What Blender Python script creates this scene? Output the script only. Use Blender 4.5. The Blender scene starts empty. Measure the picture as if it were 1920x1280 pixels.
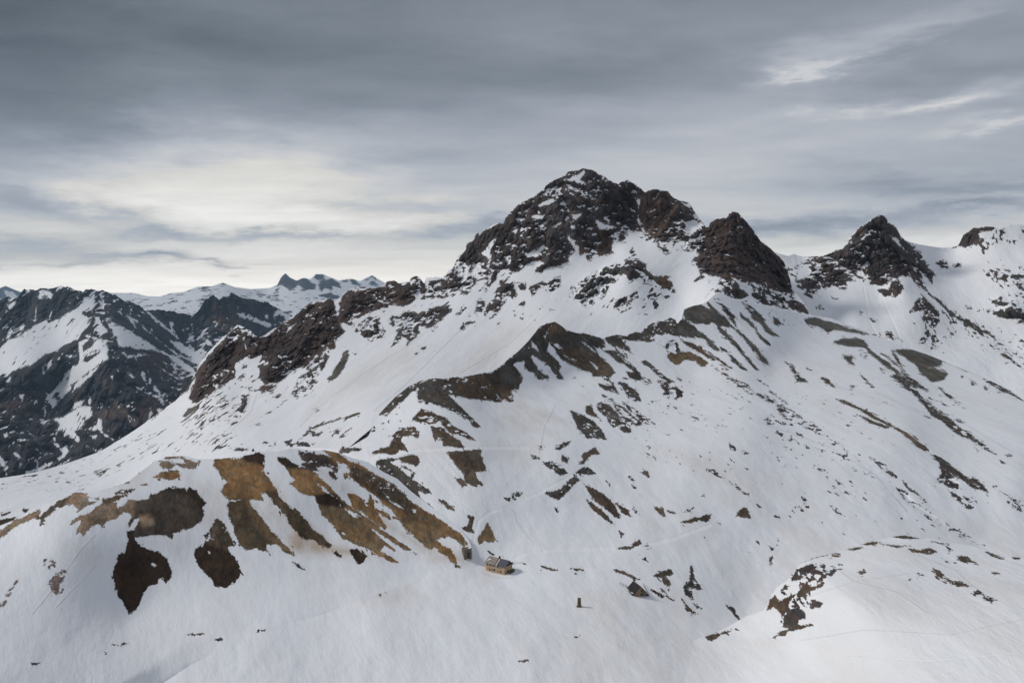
import bpy, bmesh, math, random, time
import numpy as np
from mathutils import Vector, Matrix
T0 = time.time()
rnd = random.Random(7)
scene = bpy.context.scene
# ------------------------------------------------------------------ camera
FPX, PITCH, CAMZ = 1493.0, math.radians(2.5), 165.0
cam_d = bpy.data.cameras.new('camera')
cam_d.sensor_width = 36.0
cam_d.lens = 36.0 * FPX / 1920.0
cam_d.clip_start, cam_d.clip_end = 1.0, 250000.0
cam = bpy.data.objects.new('camera', cam_d)
scene.collection.objects.link(cam)
cam.location = (0, 0, CAMZ)
cam.rotation_euler = (math.radians(90) - PITCH, 0, 0)
scene.camera = cam
# ------------------------------------------------------------------ colour management
scene.render.engine = 'CYCLES'
vs = scene.view_settings
vs.view_transform = 'Standard'; vs.look = 'None'; vs.gamma = 1.0; vs.exposure = 0.0
# ------------------------------------------------------------------ sun (behind a veil of cloud: soft)
SUN_EL, SUN_AZ = math.radians(34), math.radians(-72)     # azimuth from +Y (view axis), negative = left
sd = bpy.data.lights.new('sun', 'SUN')
sd.energy = 2.1; sd.angle = math.radians(14); sd.color = (1.0, 0.955, 0.89)
sun = bpy.data.objects.new('sun', sd); scene.collection.objects.link(sun)
dv = Vector((math.sin(SUN_AZ) * math.cos(SUN_EL), math.cos(SUN_AZ) * math.cos(SUN_EL), math.sin(SUN_EL)))
sun.rotation_euler = dv.to_track_quat('Z', 'Y').to_euler()
# ------------------------------------------------------------------ node helper
class G:
    def __init__(s, tree):
        s.t = tree; s.N = tree.nodes; s.L = tree.links
    def n(s, kind, ins=None, out=0, **props):
        nd = s.N.new(kind)
        for k, v in props.items(): setattr(nd, k, v)
        for k, v in (ins or {}).items():
            sock = nd.inputs[k]
            if isinstance(v, bpy.types.NodeSocket): s.L.new(v, sock)
            elif v is not None: sock.default_value = v
        return nd.outputs[out] if out is not None else nd
    def m(s, op, a, b=None, c=None, clamp=False):
        ins = {0: a}
        if b is not None: ins[1] = b
        if c is not None: ins[2] = c
        return s.n('ShaderNodeMath', ins, operation=op, use_clamp=clamp)
    def vm(s, op, a, b=None, out=0):
        ins = {0: a}
        if b is not None: ins[1] = b
        return s.n('ShaderNodeVectorMath', ins, out=out, operation=op)
    def ss(s, x, lo, hi, to0=0.0, to1=1.0):
        return s.n('ShaderNodeMapRange', {0: x, 1: lo, 2: hi, 3: to0, 4: to1}, interpolation_type='SMOOTHSTEP')
    def lin(s, x, lo, hi, to0=0.0, to1=1.0):
        return s.n('ShaderNodeMapRange', {0: x, 1: lo, 2: hi, 3: to0, 4: to1})
    def mix(s, f, a, b, blend='MIX'):
        return s.n('ShaderNodeMix', {0: f, 6: a, 7: b}, out=2, data_type='RGBA', blend_type=blend)
    def noise(s, vec, scale, detail=4.0, rough=0.5, lac=2.0, dist=0.0, out=0):
        return s.n('ShaderNodeTexNoise', {'Vector': vec, 'Scale': scale, 'Detail': detail, 'Roughness': rough,
                                          'Lacunarity': lac, 'Distortion': dist}, out=out)
    def xyz(s, x, y, z): return s.n('ShaderNodeCombineXYZ', {0: x, 1: y, 2: z})
    def attr(s, name, out=2): return s.n('ShaderNodeAttribute', None, out=out, attribute_name=name)
# ------------------------------------------------------------------ world: veiled alpine sky
def pix_dir(x, y):
    v = Vector(((x - 960) / FPX, 1.0, (640 - y) / FPX))
    return Vector((v.x, v.y * math.cos(PITCH) + v.z * math.sin(PITCH), v.z * math.cos(PITCH) - v.y * math.sin(PITCH)))
def azel(x, y):
    d = pix_dir(x, y)
    return math.atan2(d.x, d.y), math.atan2(d.z, math.hypot(d.x, d.y))
world = bpy.data.worlds.new('World'); scene.world = world; world.use_nodes = True
g = G(world.node_tree); g.N.clear()
SKYSTOPS = [(0, 1.5), (1.5, 1.42), (3, 1.12), (5, .80), (8, .60), (12, .46), (16, .36), (21, .28), (26, .28), (34, .32), (48, .38), (60, .40)]
BANKS = [
    (350, 385, 350, 85, .42, .03), (600, 305, 230, 50, .22, .05), (640, 400, 300, 30, .16),
    (30, 250, 380, 120, -.20), (250, 60, 700, 120, -.12), (0, 60, 260, 260, -.07), (1050, 130, 420, 60, -.06, 0), (700, 190, 400, 40, -.05, .03),
    (120, 392, 170, 22, -.42, -.14), (540, 438, 140, 9, -.45, .03), (300, 442, 150, 11, -.34), (30, 462, 170, 18, -.45),
    (250, 490, 150, 9, -.62), (60, 500, 80, 7, -.5), (440, 497, 60, 4, -.4), (870, 425, 130, 20, -.45, .05), (700, 388, 180, 16, -.30, .03), (760, 300, 170, 30, -.16),
    (1530, 135, 80, 14, .17, .12), (1650, 75, 150, 34, .12, .25), (1500, 145, 40, 6, .14, .1), (1590, 125, 40, 6, .10, .2), (1740, 195, 140, 12, .22, .05), (1700, 205, 60, 6, .10), (1900, 228, 60, 8, .22), (1760, 60, 90, 20, .08, .3),
    (1860, 300, 260, 60, -.10), (1500, 420, 170, 14, -.40), (1880, 350, 200, 16, -.22), (1820, 390, 160, 10, -.30), (1540, 465, 150, 14, .12), (1780, 445, 130, 8, .16),
    (1350, 280, 320, 70, .10), (1100, 250, 250, 50, -.02), (1800, 140, 200, 40, -.10), (1300, 60, 300, 30, .03),
]
co = g.n('ShaderNodeTexCoord', out=0)
sp = g.n('ShaderNodeSeparateXYZ', {0: co}, out=None)
X, Y, Z = sp.outputs
AZ = g.m('ARCTAN2', X, Y)
EL = g.m('ARCSINE', g.m('MAXIMUM', g.m('MINIMUM', Z, 1.0), -1.0))
# cloud deck seen in perspective: stretched towards the horizon
zz = g.m('ADD', g.m('MAXIMUM', Z, 0.0), 0.075)
deck = g.xyz(g.m('DIVIDE', X, zz), g.m('DIVIDE', Y, zz), 0.0)
deckr = g.n('ShaderNodeMapping', {'Vector': deck, 'Rotation': (0, 0, math.radians(14)), 'Scale': (.55, 1.0, 1)})
nA = g.noise(deckr, .42, 5, .52, dist=.5)
nB = g.noise(deckr, 1.3, 7, .58, dist=.7)
nC = g.noise(deckr, 4.5, 6, .6, dist=.3)
warp = g.noise(g.xyz(g.m('MULTIPLY', AZ, 3.0), g.m('MULTIPLY', EL, 12.0), 2.0), 2.2, 6, .62, out=1)
wv = g.vm('SUBTRACT', warp, (.5, .5, .5))
wx = g.n('ShaderNodeSeparateXYZ', {0: wv}, out=0); wy = g.n('ShaderNodeSeparateXYZ', {0: wv}, out=1)
AZw = g.m('ADD', AZ, g.m('MULTIPLY', wx, .34)); ELw = g.m('ADD', EL, g.m('MULTIPLY', wy, .07))
def bank(x, y, rx, ry, amt, tilt=0.0, soft=1.0, warp=True):
    """one bank or break of cloud at a compass direction"""
    a0, e0 = azel(x, y); sx, sy = rx / FPX, ry / FPX
    A, E = (AZw, ELw) if warp else (AZ, EL)
    da = g.m('SUBTRACT', A, a0); de = g.m('SUBTRACT', E, e0)
    de = g.m('SUBTRACT', de, g.m('MULTIPLY', da, tilt))
    r2 = g.m('ADD', g.m('POWER', g.m('DIVIDE', g.m('ABSOLUTE', da), sx), 2.0), g.m('POWER', g.m('DIVIDE', g.m('ABSOLUTE', de), sy), 2.0))
    return g.m('MULTIPLY', g.m('EXPONENT', g.m('MULTIPLY', r2, -soft)), amt)
# base brightness by elevation
e = g.m('MULTIPLY', EL, 180 / math.pi)
cr = g.n('ShaderNodeValToRGB', {0: g.lin(e, -4, 60)}, out=None)
ramp = cr.color_ramp
def stop(deg, v):
    el = ramp.elements.new((deg + 4) / 64.0); el.color = (v, v, v, 1)
while len(ramp.elements) > 1: ramp.elements.remove(ramp.elements[0])
ramp.elements[0].position = 0; ramp.elements[0].color = (.70, .70, .70, 1)
for dg, v in SKYSTOPS: stop(dg, v)
base = cr.outputs[0]
lum = g.m('ADD', base, 0.0)
for a in BANKS: lum = g.m('ADD', lum, bank(*a))
tex = g.m('ADD', g.m('ADD', g.m('MULTIPLY', g.m('SUBTRACT', nA, .5), .16), g.m('MULTIPLY', g.m('SUBTRACT', nB, .5), .27)), g.m('MULTIPLY', g.m('SUBTRACT', nC, .5), .11))
tex = g.m('MULTIPLY', tex, g.m('ADD', .35, lum))
lum = g.m('MAXIMUM', g.m('ADD', lum, g.m('MULTIPLY', tex, 1.25)), .05)
tint = g.n('ShaderNodeValToRGB', {0: lum}, out=None)
tr = tint.color_ramp
tr.elements[0].position = .10; tr.elements[0].color = (.82, .98, 1.15, 1)
tr.elements[1].position = .80; tr.elements[1].color = (1.045, 1.0, .925, 1)
for p_, c_ in ((.22, (.875, .98, 1.12, 1)), (.36, (.91, .975, 1.11, 1)), (.55, (.965, .99, 1.06, 1)), (.68, (1.0, .995, 1.01, 1))):
    el = tr.elements.new(p_); el.color = c_
lc = g.n('ShaderNodeCombineColor', {0: lum, 1: lum, 2: lum})
clouds = g.mix(1.0, lc, tint.outputs[0], 'MULTIPLY')
warm = bank(650, 520, 560, 50, .9, 0, 1.0, False)
clouds = g.mix(g.m('MINIMUM', warm, 1.0), clouds, g.mix(1.0, clouds, (1.03, 1.0, .97, 1), 'MULTIPLY'))
nish = g.n('ShaderNodeTexSky', None, sky_type='NISHITA', sun_disc=False, sun_elevation=SUN_EL, sun_rotation=SUN_AZ)
bgc = g.n('ShaderNodeBackground', {0: clouds, 1: 1.0})
bgn = g.n('ShaderNodeBackground', {0: nish, 1: .07})
mixs = g.n('ShaderNodeMixShader', {0: .97, 1: bgn, 2: bgc})
g.n('ShaderNodeOutputWorld', {0: mixs}, out=None)

# ------------------------------------------------------------------ numpy noise
_rng = np.random.RandomState(11)
_perm = np.concatenate([_rng.permutation(256)] * 3).astype(np.int32)
_gr = _rng.normal(size=(256, 3)).astype(np.float32); _gr /= np.linalg.norm(_gr, axis=1)[:, None]
def perlin(p):
    pi = np.floor(p).astype(np.int64); pf = (p - pi).astype(np.float32); pi = (pi & 255).astype(np.int32)
    u = pf * pf * pf * (pf * (pf * 6 - 15) + 10)
    r = 0
    for dx in (0, 1):
        wx = u[:, 0] if dx else 1 - u[:, 0]
        hx = _perm[pi[:, 0] + dx]
        for dy in (0, 1):
            wy = u[:, 1] if dy else 1 - u[:, 1]
            hy = _perm[hx + pi[:, 1] + dy]
            for dz in (0, 1):
                wz = u[:, 2] if dz else 1 - u[:, 2]
                gg = _gr[_perm[hy + pi[:, 2] + dz] & 255]
                r = r + wx * wy * wz * (gg[:, 0] * (pf[:, 0] - dx) + gg[:, 1] * (pf[:, 1] - dy) + gg[:, 2] * (pf[:, 2] - dz))
    return r * 1.6
def fbm(p, octv=4, rough=0.5, ridged=False):
    a, s, tot = 1.0, 0.0, 0.0
    p = p.astype(np.float64)
    for o in range(octv):
        v = perlin(p + o * 17.3)
        if ridged: v = 1.0 - 2.2 * np.abs(v)
        s = s + a * v; tot += a; a *= rough; p = p * 2.03
    return s / tot
# ------------------------------------------------------------------ ground colours
PAL = {'o': (.215, .130, .060), 'e': (.084, .062, .037), 'z': (.165, .115, .064), 'd': (.034, .021, .013), 'm': (.088, .068, .050),
       'w': (.078, .056, .038), 't': (.22, .165, .115), 'f': (.20, .155, .14), 'r': (.066, .048, .042),
       'g': (.062, .056, .049), 'n': (.088, .085, .074), 'h': (.066, .052, .040), 'k': (.060, .050, .048),
       'K': (.046, .038, .038), 'v': (.060, .050, .048), 'u': (.055, .056, .052), 'q': (.086, .060, .048),
       'R': (.060, .044, .040), '1': (.110, .080, .060), '2': (.050, .036, .034), '3': (.100, .076, .064), 'b': (.030, .031, .036), 'y': (.115, .088, .052), 'x': (.040, .043, .050)}
SPK = {'k': .29, 'K': .10, 'v': .40, 'u': .52, 'R': .03, 'q': .08, 'w': .03, 'r': .12, 'm': .0, 'z': .0, 'g': .03, '2': .1, '1': .12, 'f': .45, 'b': .09, 'x': .0}
REL = {'k': 1.0, 'K': 1.0, 'v': 1.0, 'u': .9, 'R': 1.0, 'q': 1.0, 'w': .45, 'r': .8, 'g': .40, 'n': .15, 'h': .15, 'm': .25, 'z': .25,
       '1': 1., '2': .5, '3': .4, 'o': .3, 'b': 1.0, 'x': 1.0}
TRACE = r"""@J2 400 800 4
K o 10,245 210,235 340,190 385,215 375,290 345,318 420,390 470,470 520,555 600,620 700,700 740,760 830,830 890,885 860,915 800,880 770,850 690,840 620,780 560,700 565,665 520,640 460,560 400,495 350,490 370,550 330,545 290,540 250,550 190,540 130,550 60,490 75,440 115,410 60,370 40,320 10,290
K e 400,490 480,490 560,600 600,630 700,710 740,770 890,890 860,915 800,880 770,850 690,840 620,780 560,700 565,665 520,640 460,560
K d 220,225 340,190 385,215 375,280 330,260 260,250
K e 130,560 190,555 260,550 330,640 360,700 430,790 500,860 560,900 615,970 540,940 490,880 400,880 395,910 415,945 330,910 250,920 210,880 180,840 150,800 150,740 120,690 110,620 95,590
K z 330,640 260,560 300,680 380,800 480,870 600,950 500,850 430,780
K o 480,225 490,260 540,300 570,340 590,370 640,415 580,425 630,455 660,500 760,520 780,560 800,600 810,650 870,700 915,750 940,790 970,830 1050,870 1150,900 1240,960 1320,1000 1390,1020 1340,975 1250,935 1230,900 1200,840 1250,860 1330,910 1365,930 1290,860 1200,790 1140,700 1050,670 985,610 950,585 1050,640 1140,680 1060,620 980,560 900,480 830,410 780,360 730,315 700,300 650,290 600,275 545,255 520,225
K d 480,225 540,230 600,275 680,300 600,300 540,290
K d 770,520 900,510 960,590 940,640 860,620 790,570
K z 800,600 960,620 1140,720 1290,870 1240,950 1050,870 940,790 870,700
K s 780,420 830,455 900,520 935,535 880,510 820,470
K s 965,790 1000,790 1000,810 970,812
K r 635,165 700,175 780,205 850,215 920,245 940,300 930,345 910,340 900,310 840,290 800,290 760,300 790,330 750,330 700,305 660,290 665,240 640,200
K r 870,340 900,360 930,385 915,392 880,365
K o 830,175 900,240 1000,290 1040,340 1000,345 1050,390 1100,440 1180,490 1250,550 1270,580 1340,610 1370,660 1420,690 1360,680 1400,700 1440,760 1500,810 1540,850 1590,890 1640,920 1650,900 1700,905 1690,930 1750,970 1800,1020 1830,1020 1810,970 1770,920 1700,880 1660,835 1710,825 1760,820 1840,850 1870,890 1890,900 1885,850 1850,790 1750,730 1650,660 1570,620 1480,560 1430,510 1380,450 1300,400 1200,350 1100,290 1030,260 950,210 870,180
K w 1050,300 1200,370 1380,460 1480,570 1560,680 1500,680 1400,600 1250,520 1150,440 1050,370
K z 1440,700 1540,640 1700,720 1900,880 1760,820 1700,830 1600,890 1500,800
K s 1275,485 1310,510 1330,555 1400,590 1450,630 1390,600 1340,570 1300,530
K s 1490,610 1530,625 1510,655
K o 1010,495 1060,505 1110,540 1150,600 1165,580 1175,510 1190,540 1210,560 1220,620 1250,680 1300,750 1290,765 1240,730 1180,690 1130,640 1070,600 1040,560 1020,520
K z 1060,660 1140,680 1200,720 1260,770 1350,830 1420,880 1480,920 1450,920 1380,880 1280,820 1200,760 1140,710 1090,685
K o 1245,625 1290,640 1330,680 1300,680 1260,650
K o 1215,550 1240,565 1225,580
K d 1030,920 1080,920 1155,965 1130,1010 1090,1030 1060,1000 1040,950
K d 605,1015 640,1030 690,1075 670,1075 630,1045
K d 920,940 960,975 940,965
K d 1500,935 1530,945 1520,955
K z 1810,1035 1860,1045 1850,1055 1820,1045
K o 980,350 1000,360 1025,395 1010,385 985,390
B g 1225,270 1260,240 1350,235 1380,245 1330,260 1400,320 1480,390 1560,440 1620,480 1640,505 1600,490 1540,460 1530,490 1560,550 1640,620 1560,570 1500,520 1440,490 1380,440 1310,390 1250,330 1225,300
B m 1390,230 1450,215 1530,215 1545,265 1530,295 1480,280 1420,265
B w 1190,200 1250,165 1320,145 1360,80 1340,70 1400,20 1500,0 1540,40 1530,75 1480,60 1420,65 1410,100 1450,160 1455,180 1390,170 1390,195 1350,205 1250,200
B m 1640,5 1700,20 1780,60 1850,110 1880,150 1800,150 1730,135 1725,90 1690,75 1655,90
B m 1695,545 1740,560 1800,610 1810,630 1760,610
B m 1815,380 1870,400 1900,435 1870,445 1830,410
B m 1415,295 1450,300 1440,315
B m 1465,315 1515,345 1500,350
BC g 940,185 970,150 1110,165 1090,180 1040,180 1010,195 960,200
K T9 340,320 460,400 640,640 900,880 1400,1010 1500,900 1250,650 1000,420 760,300 1000,540 1300,760 1750,900 1900,1000 1600,1040 1000,960 700,960 500,930 380,740 260,560 400,560
@I2 0 820 4
K d 1630,600 1680,650 1720,720 1755,800 1700,820 1720,860 1780,930 1805,990 1795,1050 1750,1080 1690,1130 1610,1110 1590,1060 1540,1020 1500,960 1465,900 1460,830 1520,815 1550,760 1550,720 1590,700 1600,650
K w 1630,610 1680,660 1740,780 1690,830 1560,780 1600,680
K s 1560,850 1582,852 1580,872 1560,872
K h 960,470 1040,475 1100,460 1150,430 1250,380 1380,380 1400,410 1420,375 1470,400 1490,440 1550,490 1520,520 1535,580 1500,640 1420,680 1300,710 1290,760 1240,730 1120,735 1010,745 980,760 955,730 960,700 1000,690 1040,640 1060,580 1000,620 970,680 965,640 990,590 970,560 930,560 940,500
K d 1250,380 1380,380 1400,410 1420,375 1470,400 1490,440 1550,490 1520,520 1450,440 1350,410
K d 955,700 985,700 1000,750 1040,800 1100,830 1190,860 1250,910 1280,990 1280,1050 1240,1080 1220,1040 1190,1060 1180,1090 1110,1110 1080,1160 1060,1210 1040,1260 1010,1290 965,1325 950,1280 930,1240 890,1190 880,1130 860,1070 850,1010 870,960 900,920 880,910 890,880 940,860 950,810 970,770
K s 1125,930 1160,935 1190,960 1160,970 1130,955
K t 575,720 590,660 610,640 620,590 700,550 760,495 800,480 870,495 880,540 930,505 960,475 1000,480 990,590 970,560 930,560 870,610 800,630 770,670 740,640 690,665 650,700 625,745 600,705
K t 1050,600 1120,590 1150,640 1080,660
K t 0,700 60,660 130,615 200,590 250,560 300,540 290,600 250,610 200,625 130,660 60,710 0,750 -80,790 -80,740
K w 290,600 330,570 390,520 430,490 500,445 540,412 600,410 650,425 560,470 500,500 400,550 350,590 305,655 310,620
K t 500,500 560,430 620,430 680,450 740,450 745,465 710,490 650,510 580,555 590,530 550,500
K s 660,455 700,450 730,470 700,480 670,480
K t 530,650 560,610 615,590 600,615 560,640
K w 870,420 910,395 960,395 1020,378 1010,395 960,410 900,425
K w 760,480 840,450 900,430 950,430 880,460 800,490
K o 1150,300 1200,270 1240,260 1320,255 1350,285 1330,305 1280,318 1200,305
K t 1230,155 1290,140 1370,140 1400,165 1470,190 1490,185 1470,225 1420,230 1350,215 1300,190 1340,190 1400,205 1380,165 1320,155
K t 1180,190 1250,178 1330,205 1280,225 1220,225
K o 1055,350 1100,345 1105,355 1060,360
K z 840,320 920,290 1050,250 1050,260 930,305 850,325
K w 690,385 800,355 900,330 975,335 880,350 760,375
C d 0,620 50,605 105,612 80,640 30,670 0,665 -60,660 -60,630
C d -20,575 60,555 85,560 30,580
C d 180,545 215,540 190,558
K f 320,960 390,900 420,940 350,990
K f 360,1100 400,1060 430,1010 490,985 500,1020 460,1080 450,1150 420,1180 390,1150 380,1110
K f 0,1270 50,1160 100,1090 160,1050 120,1110 80,1180 30,1260 0,1290 -60,1400 -60,1330
K T4 1200,80 1500,60 1700,140 1600,200 1700,350 1690,560 1750,800 1500,640 1540,480 1380,350 1100,300 1000,380 700,430 500,470 600,400 1000,260
K T3 500,800 700,760 760,900 700,960 600,930
K T3 1100,1150 1400,900 1440,760 1300,740 1100,780 1260,850 1320,1000 1250,1160 1100,1200
C D5 0,340 200,250 480,210 800,130 1300,20 1700,-40 1800,40 1750,110 1300,120 1000,220 800,330 600,360 200,380 0,400 -60,400 -60,350
@e 560 640 3
B g 450,410 480,360 560,290 650,235 700,218 680,250 620,300 560,350 520,390 490,420
B m 835,625 900,620 1035,608 1020,630 1050,700 1055,725 990,735 1015,800 985,812 940,790 930,750 880,690 850,650
B w 640,440 690,380 740,395 820,430 880,480 950,520 1000,560 960,550 900,520 850,510 800,460 740,465 720,455
B g 1680,350 1720,345 1780,390 1840,450 1870,510 1830,510 1760,450 1700,390
B g 1800,225 1850,240 1920,320 1900,335 1850,300
B g 1690,240 1760,270 1790,290 1720,270
B g 1530,390 1600,410 1660,450 1720,520 1730,545 1680,545 1620,540 1570,480
B g 1450,600 1500,565 1530,560 1520,580 1470,605
B m 1590,640 1670,597 1695,630 1640,640 1600,690 1580,690 1600,660
B g 1560,735 1600,705 1670,740 1650,750 1600,740
B g 1400,860 1470,830 1550,755 1585,780 1540,810 1510,850 1460,882
B m 1600,795 1700,850 1780,920 1810,990 1780,980 1700,920 1640,860
B m 1620,895 1680,930 1740,980 1790,1035 1720,1000 1650,940
B m 1780,905 1860,950 1870,985 1820,960
B g 1370,680 1420,675 1480,700 1505,740 1470,750 1420,720
B g 1305,635 1360,655 1360,665 1320,655
B g 1340,580 1370,585 1370,610
B g 1480,635 1510,655 1515,690 1480,670
B d 1165,885 1190,880 1185,893
B g 1200,855 1230,850 1245,870 1215,893 1200,880
B g 1245,848 1260,850 1255,860
B m 910,1045 950,1040 960,980 985,990 980,1050 985,1075 950,1070
B z 1010,1110 1060,1020 1110,1120 1090,1130 1040,1120 1015,1140
B m 1790,1165 1870,1150 1915,1110 1930,1135 1870,1165
B m 1800,1060 1830,1080 1815,1095
B d 1440,930 1460,955 1445,950
B d 1070,1180 1100,1200 1080,1195
B g 1740,790 1760,800 1750,815
B g 1860,760 1890,780 1870,780
B g 1870,800 1905,825 1885,825
B g 1880,940 1925,970 1900,965
B T4 1000,250 1500,230 1700,300 1500,380 1600,560 1300,560 1000,420 900,330
B T5 1000,330 1200,300 1300,400 1180,420
B T3 640,560 1400,560 1300,700 1100,640 700,640
@C2 720 480 4
B w 250,1060 270,960 310,930 400,910 600,900 740,875 800,880 880,830 960,760 1010,700 1050,770 1000,790 970,810 1020,880 1040,915 990,920 990,960 1005,1000 950,1010 970,1090 940,1090 900,1080 860,1100 800,1085 740,1080 700,1070 620,1065 540,1045 480,1040 520,1090 590,1150 660,1210 700,1260 720,1280 690,1280 600,1200 560,1180 500,1140 430,1120 350,1090 300,1090 260,1100
B g 250,1060 270,960 350,920 500,950 540,1040 480,1040 600,1160 720,1280 600,1200 430,1120 300,1090
B g 800,880 900,820 1010,700 1050,770 970,810 1040,915 1000,1000 900,930
B g 1000,720 1030,670 1080,610 1120,560 1160,510 1220,500 1280,490 1350,520 1365,560 1440,580 1500,578 1600,610 1660,630 1640,660 1660,680 1620,690 1560,670 1590,700 1620,760 1700,820 1735,880 1690,910 1620,895 1580,900 1540,870 1480,850 1420,820 1340,780 1290,730 1280,690 1240,640 1220,690 1240,740 1300,790 1330,830 1310,860 1340,920 1300,925 1280,880 1240,840 1210,790 1160,770 1110,740 1090,760 1130,810 1180,870 1230,910 1240,920 1150,920 1130,880 1060,840 1050,790 1010,790 980,800
B m 1500,700 1700,820 1735,880 1620,895 1400,800 1340,740
B w 1240,500 1350,520 1365,560 1330,580 1250,580
B s 1090,750 1150,790 1180,850 1240,890 1290,920 1250,830 1180,780 1110,745
B s 1215,700 1260,710 1330,780 1360,830 1320,800 1260,760
B s 1240,640 1300,655 1340,690 1290,690
B s 1100,630 1150,690 1165,715 1110,690
B s 1270,500 1230,560 1210,620 1200,600 1240,540
B s 1350,745 1450,780 1430,790 1370,760
B s 1460,630 1540,690 1600,740 1560,690 1500,640
B s 1540,790 1620,830 1600,850
B s 740,1060 770,1040 770,1065
B s 850,1040 880,1090 860,1070
C k 845,260 880,190 940,180 985,190 990,280 960,315 930,290 910,350 850,440 800,470 830,400 790,410 760,450 750,430 800,330 850,310
C k 690,440 700,340 730,325 755,350 745,400 720,430
C k 1000,200 1060,200 1055,250 1020,250
C k 570,540 600,500 650,490 640,510 590,550
C k 650,500 690,500 680,520
C k 1100,230 1150,210 1220,190 1290,160 1330,165 1320,220 1270,260 1220,265 1240,220 1170,220 1120,295 1100,280
C k 540,440 615,385 570,430
C k 20,490 60,450 130,450 150,425 230,420 260,440 340,400 430,370 490,370 490,420 430,480 340,550 320,530 270,540 240,600 190,640 170,670 180,630 150,600 110,640 60,675 90,610 110,560 150,520 110,520 50,520
C k 0,210 40,185 110,190 150,220 190,200 200,155 260,165 290,210 310,220 310,170 390,155 420,160 500,160 520,300 460,300 430,280 330,310 250,330 200,360 100,370 40,370 0,420
C s 170,240 220,220 270,270 220,250
C k 1020,360 1050,340 1040,370
C k 960,430 990,425 980,445
C k 1020,460 1040,440 1035,470
C k 290,700 310,690 300,710
C k 240,730 255,725 245,740
C D4 200,600 330,560 430,540 350,740 200,790 150,700
C D4 860,480 980,400 1300,260 1350,340 1200,480 1000,520 750,560
C T3 400,900 900,500 1300,500 1100,620 900,800 500,930
@A2 960 480 4
B g 700,605 790,585 860,600 920,570 970,575 990,540 1060,500 1150,480 1190,460 1225,475 1235,510 1260,480 1290,480 1350,520 1400,560 1450,600 1490,640 1560,700 1540,710 1480,670 1450,630 1370,600 1380,620 1300,600 1240,600 1170,580 1080,590 1060,630 1030,645 980,630 880,630 840,620 830,630 880,690 910,735 860,710 790,680 700,640
B n 1280,440 1300,395 1370,370 1410,365 1480,400 1540,430 1580,460 1620,520 1640,540 1590,530 1540,520 1520,500 1440,510 1370,500 1310,480
B n 1250,490 1290,480 1400,560 1490,640 1450,630 1370,600 1280,600
B g 680,710 750,700 800,750 860,800 930,840 960,880 980,920 930,930 880,910 865,870 920,870 850,820 780,780 720,730
B g 780,700 830,730 870,765 840,760 800,730
B g 960,795 1000,785 1060,830 1120,880 1160,910 1220,945 1180,950 1130,920 1070,870 1040,840
B g 990,920 1030,925 1055,955 1030,970 1000,955
B k 1085,940 1140,935 1180,960 1170,990 1230,985 1290,1020 1290,1045 1220,1070 1190,1060 1120,1040 1160,1020 1120,980
B g 800,945 840,950 900,990 950,1040 965,1080 920,1085 880,1060 850,1010
B g 650,955 720,970 760,960 700,920 720,915 790,1010 800,1030 740,1000 680,985
B g 635,1115 660,1095 740,1130 790,1190 840,1240 890,1280 760,1280 720,1230 700,1200 650,1150
B m 555,1120 600,1120 610,1160 660,1225 600,1200 560,1180
B g 440,1160 500,1175 560,1210 620,1250 650,1280 520,1280 480,1220
B k 750,1090 830,1130 900,1190 980,1260 940,1270 850,1220 790,1160
B k 830,1090 900,1140 1000,1200 1030,1250 1070,1275 1000,1250 930,1190 870,1140
B k 670,1030 760,1080 750,1095 690,1060
B k 1610,920 1640,905 1700,935 1760,960 1800,1000 1900,1050 1920,1075 1850,1035 1790,1030 1730,990 1680,980 1620,965
B y 1500,820 1560,860 1620,895 1590,885 1530,850
B o 1560,810 1620,850 1600,845
B k 1840,920 1915,970 1890,960
B k 450,890 480,900 480,920 460,910
B k 800,905 860,920 830,920
B k 1050,1100 1100,1080 1080,1110
B k 1210,1115 1235,1140 1220,1135
B D6 200,930 300,930 340,970 240,960
B D5 480,960 560,980 600,1010 500,990
B D5 620,660 760,760 900,880 780,860 660,760
B D4 1020,1080 1300,1000 1440,1020 1450,1280 1350,1280 1100,1180
B f 1220,905 1320,950 1260,940
B f 1420,925 1580,980 1480,965
C u 420,330 440,250 520,160 620,90 760,45 830,30 930,15 990,50 1015,120 1080,150 1150,160 1200,210 1230,290 1150,240 1080,230 1000,200 960,150 920,180 880,200 850,130 800,140 780,190 740,210 700,300 640,340 580,380 530,380 490,340
C k 870,60 930,20 1000,60 1010,120 940,130 900,200 860,120
C w 1110,170 1160,165 1200,220 1150,240
C k 770,380 800,330 860,305 870,350 810,400
C k 890,300 940,260 950,310 900,330
C k 1050,320 1100,290 1080,320
C k 1130,310 1180,290 1190,310
C k 560,0 640,0 590,35
C D6 430,400 640,350 900,200 1000,230 1250,310 1000,440 700,420
@K2 1220 480 6
B k 700,450 740,460 800,530 860,580 910,640 980,710 960,720 930,700 975,790 960,795 900,720 850,640 800,590 760,530
B n 640,520 700,570 760,630 840,690 900,770 980,840 1050,890 1130,960 1200,1040 1280,1140 1330,1220 1310,1225 1250,1190 1200,1110 1140,1050 1090,980 1050,920 980,860 900,800 780,780 740,740 700,680 720,640 680,590
B n 720,740 780,800 850,870 920,940 1000,1030 1080,1120 1160,1220 1210,1278 1180,1270 1110,1200 1050,1120 990,1050 920,990 850,920 800,870
B n 1005,630 1050,680 1110,720 1180,820 1220,880 1300,940 1350,990 1345,1005 1300,990 1230,930 1200,870 1150,800 1090,740 1020,690
B k 1000,480 1060,470 1120,560 1200,630 1250,690 1210,740 1160,710 1120,650 1090,620 1060,560
B n 1160,650 1250,690 1300,770 1360,830 1400,870 1440,905 1400,895 1350,890 1290,840 1230,760 1160,710
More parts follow.
